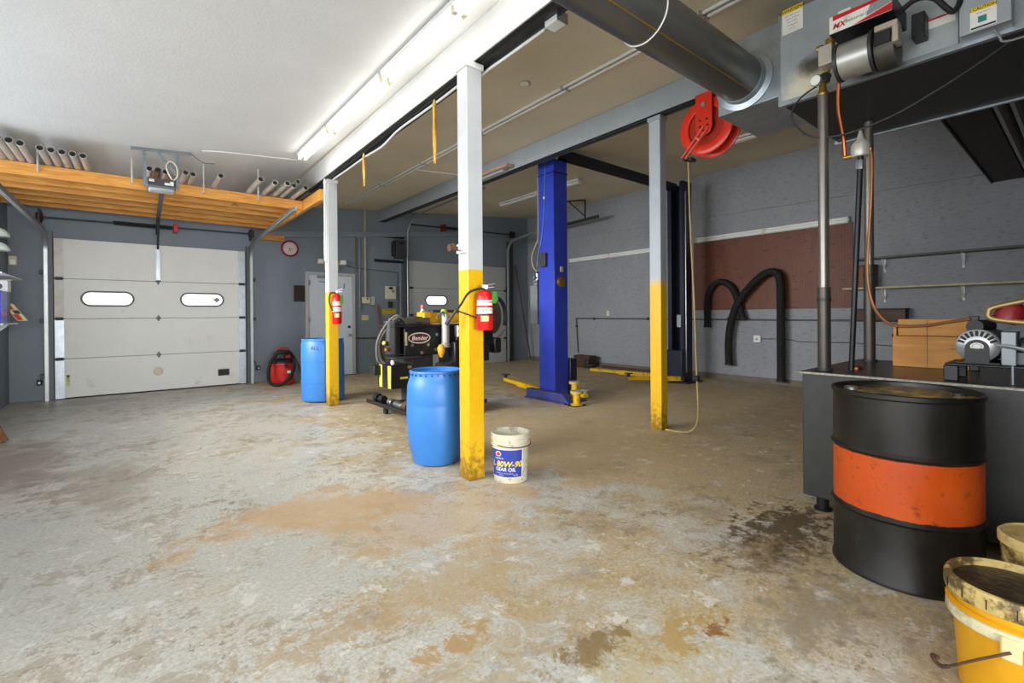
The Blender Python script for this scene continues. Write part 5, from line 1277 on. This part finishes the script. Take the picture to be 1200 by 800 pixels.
P(t, 'filter_bowl', MB().lathe((3.60, .93, 2.24), [(.045, 0), (.052, .02), (.052, .07), (.04, .09), (.02, .11), (.015, .14), (.008, .165)], 24), M('filter_aluminium', '#c9c6bb', .4, .3))
P(t, 'fitting', MB().cyl((3.60, .965, 2.255), (3.60, 1.02, 2.255), .015), m_brass)
P(t, 'fitting', MB().cyl((3.60, .87, 2.275), (3.60, .90, 2.275), .016), m_brass)
path = smooth_path([(3.44, 1.0, 2.70), (3.50, 1.02, 2.55), (3.57, 1.015, 2.38), (3.60, 1.015, 2.26)], 8)
TM('copper_line', 'short copper fuel line from the burner to the filter', 'pipe', MB().tube(path, .011, 8), m_copper, path[0])
path = smooth_path([(3.60, .88, 2.275), (3.595, .872, 2.20), (3.60, .878, 1.95), (3.605, .90, 1.55), (3.605, .885, 1.36), (3.60, .84, 1.24), (3.59, .76, 1.175), (3.56, .62, 1.175), (3.54, .52, 1.195), (3.52, .42, 1.215)], 8)
TM('copper_line', 'long copper fuel line looping down from the filter to the pump', 'pipe', MB().tube(path, .009, 8), M('dull_copper', '#a06a45', .35, .7), path[0])
path = smooth_path([(3.56, .26, 2.66), (3.53, .38, 2.58), (3.51, .55, 2.49), (3.50, .75, 2.41), (3.50, .98, 2.375), (3.47, 1.15, 2.40), (3.47, 1.25, 2.50), (3.47, 1.28, 2.60), (3.49, 1.23, 2.69), (3.50, 1.14, 2.735)], 8)
TM('gauge_cable', 'thin dark cable sagging from the heater rail to the pipe gauge', 'cable', MB().tube(path, .006, 7), m_dark, path[0])

t = T('wooden_crate', 'orange brown wooden crate on the oil tank behind the pump', 'crate', (4.2, .7, TZ1))
cx0, cx1, cy0, cy1 = 4.12, 4.46, .50, .885
P(t, 'front_board', MB().box(cx0, cx0+.018, cy0, cy1, TZ1+.001, TZ1+.21), m_wood_box, .003)
P(t, 'front_board', MB().box(cx0, cx0+.018, cy0, cy1-.03, TZ1+.213, TZ1+.325), m_wood_box, .003)
P(t, 'side_board', MB().box(cx0+.0185, cx1, cy1-.018, cy1, TZ1+.001, TZ1+.29).box(cx0+.0185, cx1, cy0, cy0+.018, TZ1+.001, TZ1+.325), m_wood_box, .003)
P(t, 'back_board', MB().box(cx1+.0005, cx1+.018, cy0, cy1, TZ1+.001, TZ1+.30), m_wood_d, .003)
P(t, 'corner_iron', MB().box(cx0-.002, cx0+.03, cy0-.045, cy0-.001, TZ1+.001, TZ1+.345), m_dark, .003)
P(t, 'handle', MB().tube(smooth_path([(4.25, cy1+.002, TZ1+.24), (4.27, cy1+.03, TZ1+.20), (4.30, cy1+.002, TZ1+.17)], 5), .008, 6), m_black)
P(t, 'plank_joint', MB().box(cx0-.0008, cx0+.0001, cy0+.20, cy0+.203, TZ1+.005, TZ1+.32), m_wood_d)
P(t, 'paper_patch', MB().box(cx0-.0009, cx0+.0001, cy0+.21, cy0+.30, TZ1+.235, TZ1+.318), M('worn_tan_patch', '#c08e4a', .6))
P(t, 'stencil', MB().box(cx0-.0008, cx0+.0001, cy0+.02, cy0+.09, TZ1+.13, TZ1+.134), m_ink)

pump = T('oil_pump', 'black and silver electric pump on a steel stand at the right edge', 'pump', (3.56, .35, TZ1))
P(pump, 'stand', MB().box(3.44, 3.48, .46, .52, TZ1+.001, .965).box(3.44, 3.74, .02, .515, .965, .978).box(3.44, 3.48, .0, .06, TZ1+.001, .965).box(3.70, 3.74, .46, .52, TZ1+.001, .965), m_black, .004)
mc = Vector((3.45, .385, 1.075))
P(pump, 'motor', MB().cyl(mc, mc + Vector((.24, -.03, 0)), .085, n=36), M('dark_motor', '#3d3e40', .35, .5))
fr = P(pump, 'end_bell', MB().lathe(mc, [(.087, -.02), (.089, 0), (.085, .018), (.06, .032), (.0, .034)], 36, (-1, 0, 0)), M('alu_bell', '#aeb0b2', .3, .7))
mb = MB()
for i in range(9):
    a = .35 + i*.3
    mb.bar(mc + Vector((-.034, cos(a)*.052, sin(a)*.052)), mc + Vector((-.026, cos(a)*.078, sin(a)*.078)), .012, .006, (1, 0, 0))
P(fr, 'vent_slots', mb, m_ink)
P(fr, 'hub_cover', MB().lathe(mc + Vector((-.034, .0, -.012)), [(.046, 0), (.046, .006)], 30, (-1, 0, 0)).box(mc.x-.042, mc.x-.034, mc.y-.046, mc.y+.046, mc.z-.085, mc.z-.012), m_blackp)
P(fr, 'badge', MB().prism([(.026*cos(i*pi/12), .02*sin(i*pi/12)) for i in range(24)], mc + Vector((-.0405, 0, -.002)), YM, ZP, -.003), m_label_w)
P(fr, 'badge_ring', MB().tube([mc + Vector((-.0445, .018*cos(a), -.002 + .013*sin(a))) for a in [i*2*pi/24 for i in range(24)]], .001, 5, closed=True), m_grey_ink)
P(pump, 'capacitor_cover', MB().tube([(3.47, .40, 1.175), (3.68, .37, 1.175)], .035, 16), m_blackp)
P(pump, 'foot', MB().box(3.42, 3.68, .30, .47, .979, .992), m_black, .004)
P(pump, 'pump_head', MB().cyl((3.55, .24, 1.06), (3.55, .12, 1.06), .06, n=24).box(3.47, 3.62, .12, .26, .98, 1.05), M('pump_casting', '#55565a', .4, .5), .006)
P(pump, 'junction_plate', MB().box(3.43, 3.60, .245, .30, .98, 1.15), M('grey_plate', '#8a8d92', .4, .3), .004)
P(pump, 'bracket_arm', MB().tube([(3.44, .26, .99), (3.44, .26, .885)], .006, 6), m_galv)
P(pump, 'flex_fitting', MB().tube(smooth_path([(3.43, .31, 1.08), (3.42, .26, 1.075), (3.42, .2, 1.06), (3.43, .1, 1.05)], 6), .010, 8), m_galv)
P(pump, 'red_filter', MB().lathe((3.50, .285, 1.19), [(.03, 0), (.06, .02), (.055, .08), (.03, .11)], 20, (0, -.25, 1)), M('dark_red_filter', '#8c2326', .4), label='dark red filter bowl')
P(pump, 'brass_elbow', MB().tube(smooth_path([(3.46, .10, 1.34), (3.46, .22, 1.305), (3.455, .325, 1.275), (3.455, .345, 1.25), (3.455, .33, 1.215), (3.45, .2, 1.195), (3.45, .05, 1.185)], 6), .014, 10), M('dull_brass', '#a58a5c', .4, .6))

# black drum
dx, dy = 2.95, .593
drum = T('steel_drum', 'large black steel drum with an orange band in front of the tank', 'drum', (dx, dy, 0))
P(drum, 'body', MB().lathe((dx, dy, 0), [(.28, 0), (.292, .004), (.292, .018), (.286, .026), (.286, .292), (.290, .297), (.298, .306), (.290, .315), (.286, .32), (.286, .585), (.290, .590), (.298, .60), (.290, .61), (.286, .615), (.286, .85)], 72), m_drum)
P(drum, 'top_rim', MB().lathe((dx, dy, .85), [(.286, 0), (.294, .008), (.294, .026), (.286, .030), (.278, .026), (.276, .008)], 72, ends=False), m_drum)
P(drum, 'lid', MB().lathe((dx, dy, .845), [(.279, 0), (.279, .012), (.27, .014), (.0, .014)], 64), m_drum_top)
P(drum, 'bung', MB().lathe((dx-.05, dy+.20, .859), [(.032, 0), (.032, .012), (.02, .016), (0, .016)], 20), m_steel)
P(drum, 'bung', MB().lathe((dx+.08, dy-.19, .859), [(.022, 0), (.022, .010), (0, .012)], 20), m_dark)

# yellow pail in front, pail with lid behind it
px, py = 2.235, .165
t = T('yellow_pail', 'grimy yellow pail with an oily dark lid in the near right corner', 'pail', (px, py, 0))
P(t, 'body', MB().lathe((px, py, 0), [(.130, 0), (.136, .005), (.150, .245), (.152, .25), (.155, .32)], 72), m_pail_y)
P(t, 'handle_band', MB().lathe((px, py, .232), [(.150, 0), (.166, .002), (.169, .012), (.168, .034), (.160, .040), (.153, .040)], 72, ends=False), M('pale_band', '#ddd6b0', .5, dirt='#8a6c2c', damt=.35, dscale=8))
P(t, 'upper_flange', MB().lathe((px, py, .274), [(.152, -.004), (.168, 0), (.169, .006), (.155, .012)], 72, ends=False), m_pail_y)
P(t, 'lid_rim', MB().lathe((px, py, .308), [(.156, 0), (.169, .003), (.172, .012), (.172, .05), (.167, .060), (.158, .062), (.152, .056), (.150, .034)], 72, ends=False), m_pail_rim)
P(t, 'lid', MB().lathe((px, py, .334), [(.1515, 0), (.1515, .012), (.12, .012), (.0, .010)], 64), m_pail_in)
mb = MB()
for i in range(16):
    a = i*2*pi/16 + .1
    mb.box(-.0012, .0012, -.002, .002, 0, .03, Matrix.Translation((px + .1722*cos(a), py + .1722*sin(a), .322)) @ Matrix.Rotation(a + pi/2, 4, 'Z'))
P(t, 'rim_slits', mb, m_ink)
ea = atan2(-py, -px) - .05
ear = Vector((px + .170*cos(ea), py + .170*sin(ea), .226))
P(t, 'handle_ear', MB().box(-.024, .024, -.008, .008, -.035, .035, Matrix.Translation(ear) @ Matrix.Rotation(ea + pi/2, 4, 'Z')), M('pale_ear', '#d3c896', .5, dirt='#8a6c2c', damt=.2), .006)
def hp_(da, dr, z): return Vector((px + (.182 + dr)*cos(ea + da), py + (.182 + dr)*sin(ea + da), z))
P(t, 'bail_handle', MB().tube(smooth_path([hp_(0, -.004, .222), hp_(-.18, .008, .198), hp_(-.4, .018, .160), hp_(-.62, .030, .115), hp_(-.76, .038, .085)], 6), .0042, 8), m_rust)
P(t, 'handle_end', MB().tube(smooth_path([hp_(-.72, .034, .094), hp_(-.80, .042, .082), hp_(-.88, .05, .088), hp_(-.88, .055, .104), hp_(-.80, .05, .108)], 5), .0065, 8), m_wood_d, label='curled brown end of the wire handle')
px, py = 2.78, .10
t = T('cream_pail', 'pail with a grimy cream lid partly hidden behind the yellow pail', 'pail', (px, py, 0))
P(t, 'body', MB().lathe((px, py, 0), [(.13, 0), (.134, .005), (.148, .33)], 48), m_pail_rim)
P(t, 'lid', MB().lathe((px, py, .325), [(.150, 0), (.156, .004), (.156, .035), (.148, .042), (.142, .036), (.0, .036)], 56), m_lid_y)
P(t, 'lid_plug', MB().lathe((px-.03, py+.03, .3615), [(.03, 0), (.03, .008), (.0, .009)], 24), m_lid_y)

# ------------------------------------------------------------------ light
def area(name, loc, rot, sx, sy, power, col=(1, 1, 1), spread=pi):
    l = bpy.data.lights.new(name, 'AREA'); l.shape = 'RECTANGLE'; l.size = sx; l.size_y = sy; l.energy = power; l.color = col; l.spread = spread
    o = bpy.data.objects.new(name, l); COL.objects.link(o); o.location = loc; o.rotation_euler = rot; return o
LP = dict(w0=52, w1=128, f0=118)
for i, (a, b, z0, z1) in enumerate(WIN):
    area('window_daylight_%d' % i, (XL-.24, (a+b)/2, (z0+z1)/2), (0, -pi/2 + radians((10, 14)[i]), 0), z1-z0-.1, b-a-.1, LP['w%d' % i], (1.0, .985, .96), radians((120, 78)[i]))
for i, (a, b, z0, z1) in enumerate(FD):
    area('door_daylight_%d' % i, ((a+b)/2, YF-.25, (z0+z1)/2), (pi/2, 0, 0), b-a-.05, z1-z0-.1, LP['f%d' % i], (1.0, .985, .96), radians(100))
w = bpy.data.worlds.new('world'); SC.world = w; w.use_nodes = True
bg = w.node_tree.nodes['Background']; bg.inputs['Color'].default_value = (.85, .92, 1, 1); bg.inputs['Strength'].default_value = 2.9

# ------------------------------------------------------------------ camera
yaw, roll, pitch, F, CY = .680437, -.007755, -.003863, 552.77, 372.21
f = Vector((sin(yaw)*cos(pitch), cos(yaw)*cos(pitch), sin(pitch))); r0 = Vector((cos(yaw), -sin(yaw), 0)); u0 = r0.cross(f)
r = r0*cos(roll) + u0*sin(roll); u = -r0*sin(roll) + u0*cos(roll)
cam = bpy.data.cameras.new('camera'); co = bpy.data.objects.new('camera', cam); COL.objects.link(co)
co.matrix_world = Matrix(((r.x, u.x, -f.x, 0), (r.y, u.y, -f.y, 0), (r.z, u.z, -f.z, 1.25), (0, 0, 0, 1)))
cam.sensor_width = 36; cam.lens = F*36/1200; cam.shift_y = -(400 - CY)/1200; cam.clip_start = .05
SC.camera = co
SC.view_settings.view_transform = 'Standard'; SC.view_settings.look = 'None'; SC.view_settings.gamma = 1
SC.view_settings.exposure = 0.0; SC.view_settings.use_curve_mapping = False
SC.cycles.max_bounces = 8; SC.cycles.diffuse_bounces = 5; SC.cycles.use_denoising = True
SC.cycles.sample_clamp_indirect = 6
